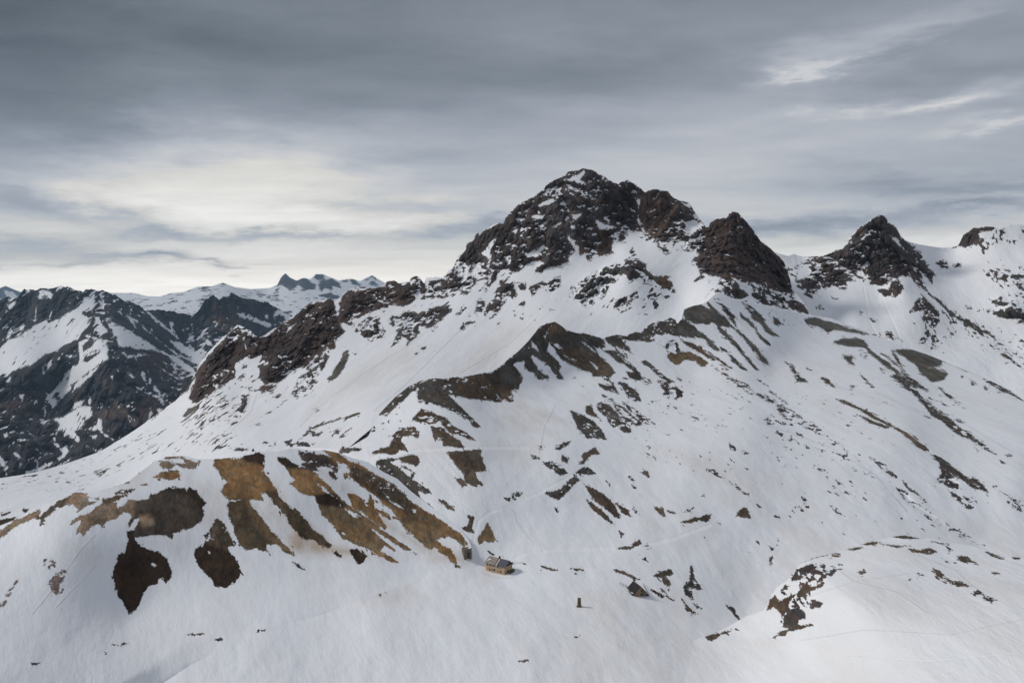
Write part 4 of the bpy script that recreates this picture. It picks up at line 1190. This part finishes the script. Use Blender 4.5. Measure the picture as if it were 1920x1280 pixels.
hillside('main_mountain', 'C', [(-200, 925), (-50, 905), (0, 896), (40, 890), (70, 884), (110, 873), (150, 860), (190, 845), (250, 808), (300, 772), (312, 763), (330, 750), (345, 733), (357, 715), (366, 700), (370, 690), (378, 676), (390, 660), (400, 650), (415, 635), (432, 622), (445, 609),
          (452, 611), (468, 622), (485, 633), (492, 632), (505, 622), (520, 612), (535, 602), (560, 585), (582, 567), (595, 565), (612, 562), (618, 559), (626, 565), (632, 562), (648, 547), (660, 541), (675, 537), (700, 540), (716, 538), (722, 533), (728, 527),
          (738, 526), (748, 530), (760, 529), (768, 528), (771, 519), (776, 521), (780, 518), (786, 520), (793, 529), (796, 532), (798, 522), (810, 520), (820, 519), (828, 521), (840, 513), (850, 502), (856, 489), (860, 478), (869, 474), (872, 462), (875, 456), (886, 450),
          (893, 438), (897, 436), (900, 444), (906, 432), (920, 424), (934, 419), (944, 420), (948, 408), (960, 394), (976, 380), (995, 372), (1013, 360), (1025, 347), (1040, 338), (1050, 332), (1058, 330), (1066, 321), (1083, 320), (1095, 315), (1110, 319),
          (1124, 328), (1145, 338), (1160, 349), (1166, 344), (1176, 338), (1190, 345), (1202, 355), (1210, 362), (1216, 357), (1224, 355), (1240, 356), (1252, 359), (1260, 370), (1276, 378), (1290, 379), (1296, 386), (1306, 402), (1315, 415), (1325, 427), (1328, 428), (1331, 418), (1346, 411), (1363, 408),
          (1368, 399), (1375, 397), (1384, 399), (1396, 412), (1413, 432), (1426, 452), (1440, 464), (1456, 478), (1470, 492), (1478, 510), (1483, 530), (1486, 545), (1495, 553), (1505, 565), (1513, 578), (1520, 590), (1540, 640), (1560, 700)],
         [(-200, 1040), (0, 1040), (300, 960), (460, 880), (560, 880), (640, 850), (700, 800), (780, 760), (930, 740), (1035, 660), (1150, 670), (1270, 640), (1350, 590), (1440, 610), (1520, 640), (1540, 660), (1560, 705)],
         near([(1095, 315, 3000), (1020, 355, 3000), (950, 405, 3000), (850, 505, 3000), (700, 538, 2950), (620, 565, 2850), (560, 590, 2800), (450, 610, 2750), (400, 655, 2700), (330, 755, 2600), (190, 845, 2250), (100, 875, 2000), (0, 895, 1700), (-200, 925, 1500),
                (0, 950, 1250), (100, 940, 1300), (-200, 1040, 900), (0, 1040, 900), (300, 850, 1750), (300, 960, 1100), (450, 830, 1400), (560, 800, 1500), (700, 700, 1950), (640, 780, 1500), (780, 720, 1700), (930, 690, 1900), (1035, 610, 2150), (1150, 630, 2080), (1270, 600, 2150), (1350, 545, 2130),
                (380, 730, 2350), (450, 740, 2150), (520, 700, 2300), (600, 650, 2400), (660, 620, 2520), (800, 600, 2480), (870, 550, 2650), (950, 560, 2520), (1060, 530, 2520), (1150, 480, 2680), (1100, 430, 2800), (1100, 370, 2920), (1200, 450, 2780), (1250, 480, 2550), (1225, 358, 2930), (1310, 410, 2850),
                (1375, 400, 2650), (1400, 500, 2450), (1340, 510, 2350), (1480, 540, 2500), (1515, 585, 2250), (1280, 560, 2280), (1170, 500, 2430), (1100, 580, 2280), (460, 880, 1100), (560, 880, 1050), (700, 800, 1250), (1350, 590, 2030), (1520, 640, 2100), (1560, 705, 2050)], 0.5),
         1.25, MAT['C'], ribs=(1, 1, .35), jag=11.0, nscale=.5, amp=1.5, snowamp=.35)
hillside('slopes_and_basin', 'B', [(-200, 1180), (0, 1090), (200, 1000), (350, 930), (440, 882), (500, 868), (545, 842), (560, 836), (640, 842), (660, 836), (690, 818), (712, 775), (740, 745), (765, 725), (790, 713), (808, 708), (830, 710), (850, 707), (870, 706), (900, 700), (925, 695),
          (935, 688), (950, 675), (970, 660), (990, 640), (1002, 625), (1012, 612), (1025, 607), (1040, 603), (1052, 610), (1060, 617), (1080, 624), (1095, 624), (1115, 630), (1130, 634), (1136, 632), (1155, 627), (1172, 630), (1190, 622), (1203, 623), (1208, 615), (1225, 604), (1248, 600), (1257, 595), (1266, 599),
          (1270, 607), (1278, 598), (1282, 580), (1300, 573), (1312, 571), (1325, 566), (1338, 553), (1348, 547), (1358, 552), (1375, 560), (1400, 562), (1425, 570), (1442, 573), (1480, 582), (1515, 590), (1560, 597), (1620, 620), (1680, 645), (1740, 665), (1800, 690), (1860, 715), (1920, 745), (2080, 830)],
         [(-200, 1420), (2080, 1420)],
         depth_basin,
         1.35, MAT['B'], jag=3.0, nscale=.35, amp=.65, snowamp=1.0, back=(260, .75))
hillside('brown_knoll', 'K', [(-200, 1030), (-60, 1000), (0, 985), (30, 973), (62, 955), (75, 948), (100, 940), (125, 926), (140, 921), (165, 924), (200, 915), (235, 905), (262, 885), (285, 868), (310, 856), (345, 854), (370, 860), (400, 860), (425, 858), (450, 856), (470, 850), (485, 846), (500, 846), (520, 846), (545, 840), (560, 841), (590, 845), (607, 843),
          (640, 850), (660, 858), (690, 866), (720, 885), (745, 897), (770, 920), (800, 943), (830, 965), (860, 990), (878, 1010), (886, 1030), (890, 1050), (900, 1075), (930, 1110)],
         [(-200, 1420), (200, 1420), (400, 1340), (620, 1220), (760, 1160), (880, 1120), (900, 1120), (930, 1140)],
         near([(-200, 1030, 450), (0, 985, 490), (140, 922, 545), (300, 858, 625), (400, 858, 625), (480, 848, 632), (560, 841, 645), (640, 850, 650), (700, 870, 645), (780, 928, 610), (860, 992, 560), (886, 1035, 522), (872, 1065, 505), (905, 1085, 500), (930, 1120, 480),
                (800, 1040, 522), (700, 1062, 498), (620, 1090, 480), (560, 1030, 512), (560, 940, 565), (650, 960, 570), (400, 1000, 518), (330, 930, 555), (430, 1115, 452), (250, 990, 492), (300, 1060, 470), (240, 1150, 418), (340, 1150, 425), (100, 1000, 455), (100, 1150, 368), (0, 1100, 385), (0, 1280, 288), (200, 1280, 318), (100, 1420, 262), (-200, 1420, 230),
                (350, 1260, 345), (500, 1200, 402), (620, 1155, 436), (760, 1095, 487), (880, 1082, 497), (200, 1420, 275), (420, 1280, 342), (150, 950, 500), (-200, 1200, 310)], 0.7),
         1.35, MAT['B'], jag=1.2, nscale=.3, amp=.3, snowamp=.35, back=(120, .55),
         merge=(depth_basin, [(-400, 700), (700, 700), (930, 960), (912, 1040), (885, 1068), (870, 1075), (760, 1095), (620, 1135), (500, 1175), (350, 1235), (230, 1310), (120, 1600), (-400, 1600)], 60.0))
hillside('near_knoll', 'N', [(1040, 1330), (1080, 1290), (1180, 1247), (1300, 1200), (1330, 1192), (1360, 1178), (1400, 1155), (1432, 1143), (1440, 1130), (1446, 1115), (1458, 1100), (1475, 1088), (1485, 1075), (1500, 1058), (1520, 1047), (1560, 1038), (1590, 1028), (1620, 1017), (1645, 1013), (1670, 1006), (1700, 1003), (1735, 1007), (1760, 1013), (1790, 1018), (1820, 1022), (1850, 1030),
          (1880, 1042), (1920, 1046), (1980, 1052), (2080, 1070)], [(1040, 1420), (2080, 1420)],
         Depth([(1040, 1330, 322), (1180, 1247, 372), (1300, 1200, 400), (1380, 1165, 392), (1440, 1120, 380), (1490, 1065, 385), (1560, 1038, 395), (1620, 1018, 402), (1700, 1004, 402), (1850, 1030, 378), (1920, 1046, 352), (2080, 1070, 320),
                (1200, 1290, 326), (1080, 1290, 332), (1400, 1280, 318), (1600, 1280, 258), (1920, 1280, 178), (1920, 1420, 128), (1600, 1420, 185), (1300, 1420, 258), (1080, 1420, 262), (1450, 1180, 352), (1490, 1160, 340), (1540, 1090, 342), (1600, 1150, 290), (1750, 1080, 320), (1900, 1150, 250), (2080, 1280, 158), (1500, 1110, 348)]),
         1.35, MAT['B'], jag=1.0, nscale=.16, amp=.5, snowamp=.3, back=(60, .45),
         merge=(depth_basin, [(1345, 900), (1372, 1165), (1400, 1240), (1440, 1330), (1470, 1450), (1500, 1700), (2400, 1700), (2400, 900)], 520.0))

hz = bpy.data.materials.new('mountain_air'); hz.use_nodes = True
hn = G(hz.node_tree); hn.N.clear()
hn.n('ShaderNodeOutputMaterial', {1: hn.n('ShaderNodeVolumePrincipled', {'Color': HAZE_COL, 'Density': HAZE_D, 'Anisotropy': 0.0})}, out=None)
bpy.ops.mesh.primitive_cube_add(size=1, location=(0, 13500, 900))
hb = bpy.context.object; hb.name = 'haze'; hb.scale = (70000, 36000, 3720); hb['kind'] = 'stuff'; hb.data.materials.append(hz)

# ------------------------------------------------------------------ the few things people have put here
def ground(x, y, code='B'):
    """point of the hillside seen at survey pixel x, y"""
    best = None
    for cd in ('K', 'B') if code == 'B' else (code,):
        X, Y, D = HEIGHT[cd]
        if x > X[0, -1] or x < X[0, 0]: continue
        c = int(np.argmin(abs(X[0] - x))); r = int(np.argmin(abs(Y[:, c] - y)))
        if abs(Y[r, c] - y) > 2 and (cd == 'K' or best is not None): continue
        if best is None or D[r, c] < best: best = D[r, c]
    return Vector([float(v) for v in project(np.float64(x), np.float64(y), best)])
def flat_material(name, col, scale=2.0, var=.25, rough=.85, col2=None, stripes=None):
    m = bpy.data.materials.new(name); m.use_nodes = True; g = G(m.node_tree); b = m.node_tree.nodes['Principled BSDF']
    p = g.n('ShaderNodeTexCoord', out=3)
    n = g.noise(p, scale, 6, .65)
    c = g.mix(g.ss(n, .35, .68), tuple(c * (1 - var) for c in col) + (1,), tuple((col2 or tuple(c * (1 + var) for c in col))) + (1,))
    if stripes:
        w = g.n('ShaderNodeTexWave', {'Vector': p, 'Scale': stripes[1], 'Distortion': 0.0}, bands_direction=stripes[0])
        c = g.mix(g.m('MULTIPLY', w, .35), c, tuple(v * .5 for v in col) + (1,))
    g.L.new(c, b.inputs['Base Color']); b.inputs['Roughness'].default_value = rough
    bp = g.n('ShaderNodeBump', {'Strength': .4, 'Distance': .05, 'Height': g.noise(p, scale * 3, 6, .7)})
    g.L.new(bp, b.inputs['Normal'])
    return m
M_PLASTER = flat_material('tan_plaster', (.50, .33, .19), .6, .10, .9)
M_STONE = flat_material('grey_rubble_stone', (.13, .115, .10), 1.6, .35, .95)
M_STONEB = flat_material('brown_rubble_stone', (.12, .085, .055), 1.6, .30, .95)
M_TAN_ROOF = flat_material('weathered_tin', (.24, .205, .18), .5, .15, .6, stripes=('X', 1.1))
M_BLUE_ROOF = flat_material('slate_blue_tin', (.038, .045, .068), .5, .2, .5, stripes=('X', .75))
M_BROWN_ROOF = flat_material('rusty_brown_tin', (.12, .075, .055), 1.0, .3, .7)
M_DARK_ROOF = flat_material('dark_red_tin', (.016, .010, .011), .8, .3, .9, stripes=('Y', 1.2))
M_GLASS = flat_material('dark_window_glass', (.012, .015, .026), 1.0, .2, .12)
M_WOOD = flat_material('dark_timber', (.028, .022, .018), 2.0, .3, .8)
M_GREEN = flat_material('mossy_sheet', (.075, .072, .045), 1.5, .25, .8)
M_METAL = flat_material('galvanised_metal', (.22, .24, .26), 2.0, .15, .5)
M_RED = flat_material('red_paint', (.38, .05, .03), 2.0, .15, .5)
M_WHITE = flat_material('white_trim', (.72, .68, .62), 2.0, .08, .6)
M_HOLE = flat_material('black_opening', (.010, .009, .009), 1.0, .1, .9)
M_DOOR = flat_material('red_brown_door', (.14, .045, .025), 1.0, .2, .7)
M_SNOWP = flat_material('snow_on_roof', (.80, .81, .84), 1.0, .03, .6)
class Box:
    """collects boxes and prisms into one mesh"""
    def __init__(s): s.bm = bmesh.new()
    def box(s, x0, x1, y0, y1, z0, z1):
        r = bmesh.ops.create_cube(s.bm, size=1)
        for v in r['verts']:
            v.co = Vector(((x0 + x1) / 2 + v.co.x * (x1 - x0), (y0 + y1) / 2 + v.co.y * (y1 - y0), (z0 + z1) / 2 + v.co.z * (z1 - z0)))
        return s
    def poly(s, pts, th):
        """a slab: polygon pts pushed out along vector th"""
        th = Vector(th); a = [s.bm.verts.new(p) for p in pts]; b = [s.bm.verts.new(Vector(p) + th) for p in pts]
        s.bm.faces.new(a); s.bm.faces.new(b[::-1]); n = len(pts)
        for i in range(n): s.bm.faces.new((a[i], b[i], b[(i + 1) % n], a[(i + 1) % n]))
        return s
    def tube(s, p, q, r0, r1=None, seg=8):
        p, q = Vector(p), Vector(q); d = q - p
        m = Matrix.Translation((p + q) / 2) @ d.to_track_quat('Z', 'Y').to_matrix().to_4x4()
        bmesh.ops.create_cone(s.bm, cap_ends=True, segments=seg, radius1=r0, radius2=r0 if r1 is None else r1, depth=d.length, matrix=m)
        return s
    def make(s, name, mat, parent=None, bevel=0.0, label=None):
        bmesh.ops.recalc_face_normals(s.bm, faces=s.bm.faces[:])
        if bevel: bmesh.ops.bevel(s.bm, geom=s.bm.edges[:], offset=bevel, segments=1, affect='EDGES')
        me = bpy.data.meshes.new(name); s.bm.to_mesh(me); s.bm.free(); me.materials.append(mat)
        o = bpy.data.objects.new(name, me); scene.collection.objects.link(o); o.parent = parent
        if label: o['label'] = label
        return o
def thing(name, label, cat, loc, rz=0.0, group=None):
    o = bpy.data.objects.new(name, None); scene.collection.objects.link(o); o.empty_display_size = 1
    o.location = loc; o.rotation_euler = (0, 0, rz); o['label'] = label; o['category'] = cat
    if group: o['group'] = group
    return o
def window(parent, c, w, h, face, door=False, frame=M_WHITE):
    """face: 'y-' or 'x+' side of the wall that c lies on"""
    x, y, z = c; t = .06; w *= 1.15; h *= 1.1
    f, gl = Box(), Box()
    name = 'door' if door else 'window'
    if face == 'y-':
        gl.box(x - w / 2, x + w / 2, y - t, y + .05, z, z + h)
        for a in ((x - w / 2 - .08, x + w / 2 + .08, z - .10, z), (x - w / 2 - .08, x + w / 2 + .08, z + h, z + h + .07), (x - w / 2 - .08, x - w / 2, z, z + h), (x + w / 2, x + w / 2 + .08, z, z + h)):
            f.box(a[0], a[1], y - t - .05, y + .04, a[2], a[3])
    else:
        gl.box(x - .05, x + t, y - w / 2, y + w / 2, z, z + h)
        for a in ((y - w / 2 - .08, y + w / 2 + .08, z - .10, z), (y - w / 2 - .08, y + w / 2 + .08, z + h, z + h + .07), (y - w / 2 - .08, y - w / 2, z, z + h), (y + w / 2, y + w / 2 + .08, z, z + h)):
            f.box(x - .04, x + t + .05, a[0], a[1], a[2], a[3])
    g_ = gl.make(name, M_DOOR if door else M_GLASS, parent)
    f.make('frame', frame, g_)
# ---- the mountain hut
LH, WH, HW, HR = 14.6, 8.2, 5.2, 3.0
pA, pB = ground(909.5, 1068), ground(945.5, 1077)
ang = math.atan2(-9.0, 12.0)
hut = thing('mountain_hut', 'tan plastered hut with a half grey, half slate blue tin roof', 'house', (pB.x, pB.y, pB.z - .35), ang)
# local frame: x along the long front, origin at the right front corner, y away from the viewer
b = Box(); b.poly([(0, 0, -2.0), (0, WH, -2.0), (0, WH, HW), (0, WH / 2, HW + HR), (0, 0, HW)], (-LH, 0, 0)); b.make('wall', M_PLASTER, hut)
ov = .45; sl = HR / (WH / 2)
def roof_piece(name, x0, x1, mat, front, parent=hut, lift=0.0):
    if front: p = [(x1, -ov, HW - ov * sl + .04 + lift), (x1, WH / 2, HW + HR + .04 + lift)]
    else: p = [(x1, WH + ov, HW - ov * sl + .04 + lift), (x1, WH / 2, HW + HR + .04 + lift)]
    bb = Box(); (a, c) = p
    bb.poly([a, c, (c[0], c[1], c[2] + .16), (a[0], a[1], a[2] + .16)], (x0 - x1, 0, 0))
    return bb.make(name, mat, parent)
roof = roof_piece('roof', -LH - .5, -LH * .52, M_TAN_ROOF, True)
roof['label'] = 'weathered grey half of the tin roof'
r2 = roof_piece('roof', -LH * .41, .85, M_BLUE_ROOF, True); r2['label'] = 'slate blue half of the tin roof'
r3 = roof_piece('roof', -LH * .52 + .002, -LH * .445, M_BROWN_ROOF, True, lift=.01); r3['label'] = 'rusty brown strip of the roof'
r4 = roof_piece('roof', -LH * .445 + .002, -LH * .41 - .002, M_WHITE, True, lift=.10); r4['label'] = 'pale firewall strip of the roof'
r5 = roof_piece('roof', -LH - .5, .85, M_TAN_ROOF, False); r5['label'] = 'far slope of the roof'
b = Box(); b.box(-LH * .49, -LH * .49 + .9, WH / 2 - .5, WH / 2 + .4, HW + HR - .6, HW + HR + 1.3); b.box(-LH * .49 - .08, -LH * .49 + .98, WH / 2 - .58, WH / 2 + .48, HW + HR + 1.3, HW + HR + 1.45)
b.make('chimney', M_WOOD, roof)
b = Box(); b.tube((-LH + 1.3, WH / 2, HW + HR), (-LH + 1.3, WH / 2, HW + HR + 2.4), .06); b.tube((-LH + .9, WH / 2, HW + HR + 2.0), (-LH + 1.7, WH / 2, HW + HR + 2.0), .04); b.make('aerial', M_METAL, roof)
b = Box(); b.poly([(-LH + .4, .9, HW + .95 * .73), (-LH + .7, 2.4, HW + 2.4 * .735), (-LH + 2.6, 2.6, HW + 2.6 * .735), (-LH + 1.3, 1.6, HW + 1.6 * .735)], (0, -.04, .30)); b.make('snow_patch', M_SNOWP, roof)
b = Box()                                                    # timber under the open right gable
b.poly([(.02, -.3, HW - .25), (.02, WH + .3, HW - .25), (.02, WH / 2, HW + HR - .02)], (.16, 0, 0))
b.box(.02, .75, -.35, .0, HW - .42, HW - .2); b.box(.02, .75, WH, WH + .35, HW - .42, HW - .2)
b.make('gable_boarding', M_WOOD, hut)
b = Box(); b.poly([(.20, WH * .34, HW + .9), (.20, WH * .62, HW + 1.7), (.20, WH * .62, HW + 1.95), (.20, WH * .34, HW + 1.15)], (.10, 0, 0)); b.make('barge_beam', M_METAL, hut)
for x in (-13.2, -11.2, -9.7, -8.0): window(hut, (x, 0, 3.65), 1.0, 1.05, 'y-')
for x, w, h, z in ((-9.6, .7, 1.5, .9), (-7.9, 1.3, 1.35, 1.1), (-4.9, 1.15, 1.15, 3.5), (-3.0, .55, 1.1, 3.4), (-4.9, .65, 1.2, 1.0), (-2.9, 1.15, 1.2, 1.0), (-4.8, .6, .5, -.6)): window(hut, (x, 0, z), w, h, 'y-')
window(hut, (-11.6, 0, .9), .5, 1.0, 'y-', frame=M_BROWN_ROOF)
for y, w, h, z in ((1.6, .7, 1.2, 3.0), (3.6, .8, 1.1, 3.0), (5.6, .8, 1.1, 3.2), (7.2, .7, 1.1, 3.2), (1.2, .6, 1.2, .9)): window(hut, (0, y, z), w, h, 'x+')
window(hut, (0, .9, -1.2), .8, 1.5, 'x+', door=True)
b = Box(); b.poly([(.1, 2.3, 1.9), (.1, WH + .6, 1.9), (3.1, WH + .6, 1.15), (3.1, 2.3, 1.15)], (0, 0, .14)); b.make('porch_roof', M_GREEN, hut)
b = Box()
for px_, py_ in ((2.9, 2.5), (2.9, 5.2), (2.9, WH + .3)): b.box(px_ - .09, px_ + .09, py_ - .09, py_ + .09, -2, 1.2)
b.box(2.8, 2.95, 2.4, WH + .4, -.1, .02)
b.make('porch_post', M_PLASTER, hut)
b = Box(); b.box(-.6, 4.3, -1.0, 2.1, -2.6, -1.25); b.box(.1, 4.5, 2.1, WH + 1.2, -2.6, -1.05); b.box(4.1, 4.4, -.9, WH + 1, -1.05, -.3); b.box(-2.4, -.6, -.7, .0, -2.6, -1.5)
b.make('terrace', flat_material('dark_terrace_stone', (.035, .035, .042), 1.5, .4, .9), hut)
# ---- stone tunnel portal
p = ground(877.5, 1043.5)
p = p + (Vector((0, 0, CAMZ)) - p).normalized() * 2.5
por = thing('tunnel_portal', 'grey stone tunnel portal with a pointed arch doorway at the foot of the brown slope', 'portal', (p.x, p.y, p.z - .4), math.radians(14))
W2, D2, Hh = 2.45, 2.2, 5.2
b = Box(); n = 9; arch = []
aw, ah = .78, 2.0
for i in range(n + 1):
    t = i / n; arch.append((aw * math.cos(t * math.pi / 2) ** .8 if t < 1 else 0, ah + 1.5 * math.sin(t * math.pi / 2)))
right = [(aw, 0)] + arch; left = [(-x, z) for x, z in right[::-1][1:]]
out = [(W2, 0), (W2, Hh + .9), (-W2, Hh - .6), (-W2, 0)]
fr = bmesh.new()
loop = [(x + .35, z) for x, z in [(W2 - .35, -1.2), (W2 - .35, Hh + .5), (-W2 - .35, Hh - .6), (-W2 - .35, -1.2), (-aw, -1.2)] + [(-x, z) for x, z in right] + [(x, z) for x, z in right[::-1]][1:] + [(aw, -1.2)]]
vs_ = [fr.verts.new((x, 0, z)) for x, z in loop]; f0 = fr.faces.new(vs_)
ex = bmesh.ops.extrude_face_region(fr, geom=[f0])
for v in [e_ for e_ in ex['geom'] if isinstance(e_, bmesh.types.BMVert)]: v.co.y += D2
bmesh.ops.triangulate(fr, faces=fr.faces[:]); b.bm.free(); b.bm = fr
b.make('facing', M_STONE, por)
b = Box(); b.box(-aw - .3 + .35, aw + .3 + .35, .9, 1.3, -1.2, 4.0); b.make('door', flat_material('rusty_door', (.10, .045, .02), 1, .3), por)
b = Box(); b.box(-W2, W2, D2, D2 + 7, -1.5, Hh - 1.2); b.make('vault', M_STONEB, por)
b = Box(); b.poly([(W2 + .15, -.18, Hh + .5), (-W2 - .15, -.18, Hh - .6), (-W2 - .15, D2 + .1, Hh - .6), (W2 + .15, D2 + .1, Hh + .5)], (0, 0, .22)); b.make('coping', M_STONEB, por)
b = Box(); b.poly([(.4, .5, Hh + .1), (W2, .5, Hh + .72), (W2, D2, Hh + .72), (.4, D2, Hh + .1)], (0, 0, .2)); b.make('snow_cap', M_SNOWP, por)
# ---- memorial column
p = ground(1086, 1136)
mo = thing('stone_memorial', 'round brown stone column standing alone in a hollow in the snow', 'monument', (p.x, p.y, p.z - .3))
b = Box(); b.tube((0, 0, -.8), (0, 0, 4.5), 1.15, .92, 24); b.make('shaft', M_STONEB, mo)
b = Box(); b.tube((0, 0, 4.5), (0, 0, 4.75), .98, .98, 24); b.tube((0, 0, 4.75), (0, 0, 5.0), .9, .62, 24); b.make('cap', M_STONEB, mo)
b = Box(); b.tube((0, 0, -.8), (0, 0, .25), 1.75, 1.6, 24); b.make('plinth', M_STONEB, mo)
# ---- small stone house
p = ground(1201, 1118)
hs = thing('stone_house', 'small stone house with a steep dark red roof, one tan gable and fences beside it', 'house', (p.x, p.y, p.z - .3), math.radians(16))
Wg, Lg, Hg, Rg = 6.4, 9.5, 2.9, 3.2
b = Box(); b.poly([(-Wg / 2, 0, -2), (Wg / 2, 0, -2), (Wg / 2, 0, Hg), (0, 0, Hg + Rg), (-Wg / 2, 0, Hg)], (0, Lg, 0)); b.make('wall', M_STONE, hs)
b = Box(); b.poly([(-Wg / 2 + .1, -.04, .5), (-.2, -.04, .2), (.5, -.04, Hg * .8), (.2, -.04, Hg + Rg - .5), (-.1, -.04, Hg + Rg - .35), (-Wg / 2 + .1, -.04, Hg - .1)], (0, .03, 0)); b.make('render_patch', flat_material('ochre_render', (.23, .155, .085), 1.0, .2), hs)
def slab(x1, z1, name, mat, par, y0=-.45, y1=Lg + .3):
    bb = Box(); bb.poly([(0, y0, Hg + Rg + .05), (x1, y0, z1), (x1, y0, z1 + .2), (0, y0, Hg + Rg + .25)], (0, y1 - y0, 0)); return bb.make(name, mat, par)
rl = slab(-Wg / 2 - .6, Hg - .6, 'roof', M_DARK_ROOF, hs); rl['label'] = 'dark red left slope of the roof'
rr = slab(Wg / 2 + .6, Hg - .6, 'roof', M_WOOD, hs); rr['label'] = 'grey right slope of the roof'
b = Box(); b.box(-4.3, -3.2, 1.8, 3.6, 1.7, 2.0); b.make('snow_clump', M_SNOWP, rl)
b = Box(); b.box(-4.4, -3.2, 1.6, 3.8, .3, 1.7); b.make('dormer', M_HOLE, rl)
for z, w in ((3.2, .8), (1.3, 1.1)):
    b = Box(); b.box(.15 - w / 2 + .4, .15 + w / 2 + .4, -.10, .02, z, z + .8); wn = b.make('window', M_HOLE, hs)
    b = Box(); b.box(.55 - w / 2 - .1, .55 + w / 2 + .1, -.16, -.02, z - .14, z); b.make('sill', M_STONEB, wn)
b = Box(); b.poly([(Wg / 2, .3, -1.5), (Wg / 2 + 2.3, .3, -1.5), (Wg / 2 + 2.0, .3, .9), (Wg / 2, .3, 2.2)], (0, 5.5, 0)); b.make('lean_to', M_STONEB, hs)
def fence(name, pts, label, h, rails, group=None, px_=True):
    g0 = [ground(*q) for q in pts]; base = g0[0]
    t = thing(name, label, 'fence', base, 0, group)
    for a, c in zip(g0[:-1], g0[1:]):
        L = (c - a).length; n_ = max(1, int(L / 1.6))
        for i in range(n_):
            q = a.lerp(c, i / n_) - base
            Box().tube(q - Vector((0, 0, .6)), q + Vector((0, 0, h * rnd.uniform(.85, 1.08))), .10, seg=6).make('post', M_METAL if rails < 3 else M_WOOD, t)
        bb = Box()
        for k in range(rails):
            z = Vector((0, 0, h * (k + 1) / (rails + .3)))
            bb.tube(a - base + z, c - base + z, .075, seg=5)
        bb.make('rail', M_METAL, t)
    return t
fence('railing', [(1162.5, 1096), (1174, 1101), (1178, 1106), (1181, 1114)], 'grey railing running out to the left of the small stone house', 1.9, 3)
fence('railing', [(1206, 1097), (1212, 1108), (1217.5, 1120)], 'dark leaning railing on the right of the small stone house', 1.5, 2)
# ---- roadside bits in the basin
def signpost(x, y, h, w, hh, label, mat, name='signpost', cat='sign', group=None):
    q = ground(x, y); t = thing(name, label, cat, q, rnd.uniform(-.5, .5), group)
    Box().tube((0, 0, -.5), (0, 0, h), .07, seg=6).make('pole', M_METAL, t)
    Box().box(-w / 2, w / 2, -.06, -.01, h - hh, h).make('panel', mat, t)
signpost(1014.5, 1073, 1.9, .9, .6, 'small grey signpost standing in the snow right of the tan hut', M_METAL)
signpost(943.5, 1047.5, 2.0, .5, .5, 'short post with a reddish plate behind the tan hut', M_RED)
signpost(1092.5, 1071.5, 1.5, 1.2, 1.0, 'square dark board beside the road bend above the stone column', M_HOLE)
q = ground(1079, 1075.5); cr_ = thing('crate', 'low dark box in the snow left of the square board', 'box', q, .3)
Box().box(-.55, .55, -.4, .4, -.3, .55).make('body', M_WOOD, cr_, bevel=.04); Box().box(-.6, .6, -.45, .45, .55, .64).make('lid', M_METAL, cr_)
q = ground(961, 1056.5); br = thing('road_barrier', 'lowered road barrier with a red tip behind the tan hut', 'barrier', q, -.12)
Box().box(-.25, .25, -.25, .25, -.5, 1.1).make('post', M_WOOD, br); Box().tube((0, -.3, .95), (5.2, -.3, .95), .10, .07).make('boom', M_WOOD, br)
Box().tube((5.2, -.3, .95), (6.6, -.3, .95), .11, .11).make('tip', M_RED, br); Box().box(6.2, 6.4, -.4, -.2, -.4, .85).make('rest', M_RED, br)
q = ground(983, 1058); bn = thing('bench', 'small dark bench beside the road right of the barrier', 'bench', q, -.7)
Box().box(-1.0, 1.0, -.25, .25, .42, .50).make('seat', M_WOOD, bn); Box().box(-1.0, 1.0, .24, .30, .55, .95).make('backrest', M_WOOD, bn)
for s_ in (-.8, .8): Box().box(s_ - .05, s_ + .05, -.22, .28, -.2, .42).make('leg', M_WOOD, bn)
# snow stakes / line poles along the ridge road
def stake(x, y, hpx, label, code='B', group='poles along the ridge road', r=.09, lean=0.0):
    q = ground(x, y, code); D_ = q.y; h = hpx * D_ / FPX
    t = thing('marker_pole', label, 'pole', q, 0, group)
    Box().tube((0, 0, -.6), (lean * h, 0, h), r, r * .7, 6).make('shaft', M_METAL, t)
    Box().tube((lean * h, 0, h), (lean * h * 1.03, 0, h + .12), r * 1.5, r * 1.5, 6).make('cap', M_METAL, t)
stake(641.5, 839, 13, 'thin grey pole above the brown knoll, leftmost of the row by the ridge road')
stake(656, 838.5, 11, 'thin grey pole above the brown knoll, second from the left of the row')
stake(675.5, 841, 13, 'thin grey pole above the dark strip of scree, third from the left of the row')
stake(690, 849, 13, 'tall grey pole at the bend of the ridge road')
stake(692.5, 855, 8, 'short grey pole nearest the viewer at the bend of the ridge road')
stake(1168, 1215, 13, 'single leaning stake in the bare snow of the foreground', group=None, r=.05, lean=.22)
q = ground(474, 846, 'C'); sh = thing('stone_shelter', 'tiny dark stone shelter on the snow above the brown knoll', 'shelter', q, .1)
Box().poly([(-1.0, 0, -.6), (1.0, 0, -.6), (1.0, 0, 2.0), (0, 0, 2.6), (-1.0, 0, 2.0)], (0, 2, 0)).make('wall', M_STONE, sh)
Box().poly([(-1.2, -.1, 1.95), (0, -.1, 2.7), (1.2, -.1, 1.95), (1.2, -.1, 2.1), (0, -.1, 2.85), (-1.2, -.1, 2.1)], (0, 2.2, 0)).make('roof', M_DARK_ROOF, sh)

print('built in %.1fs' % (time.time() - T0))
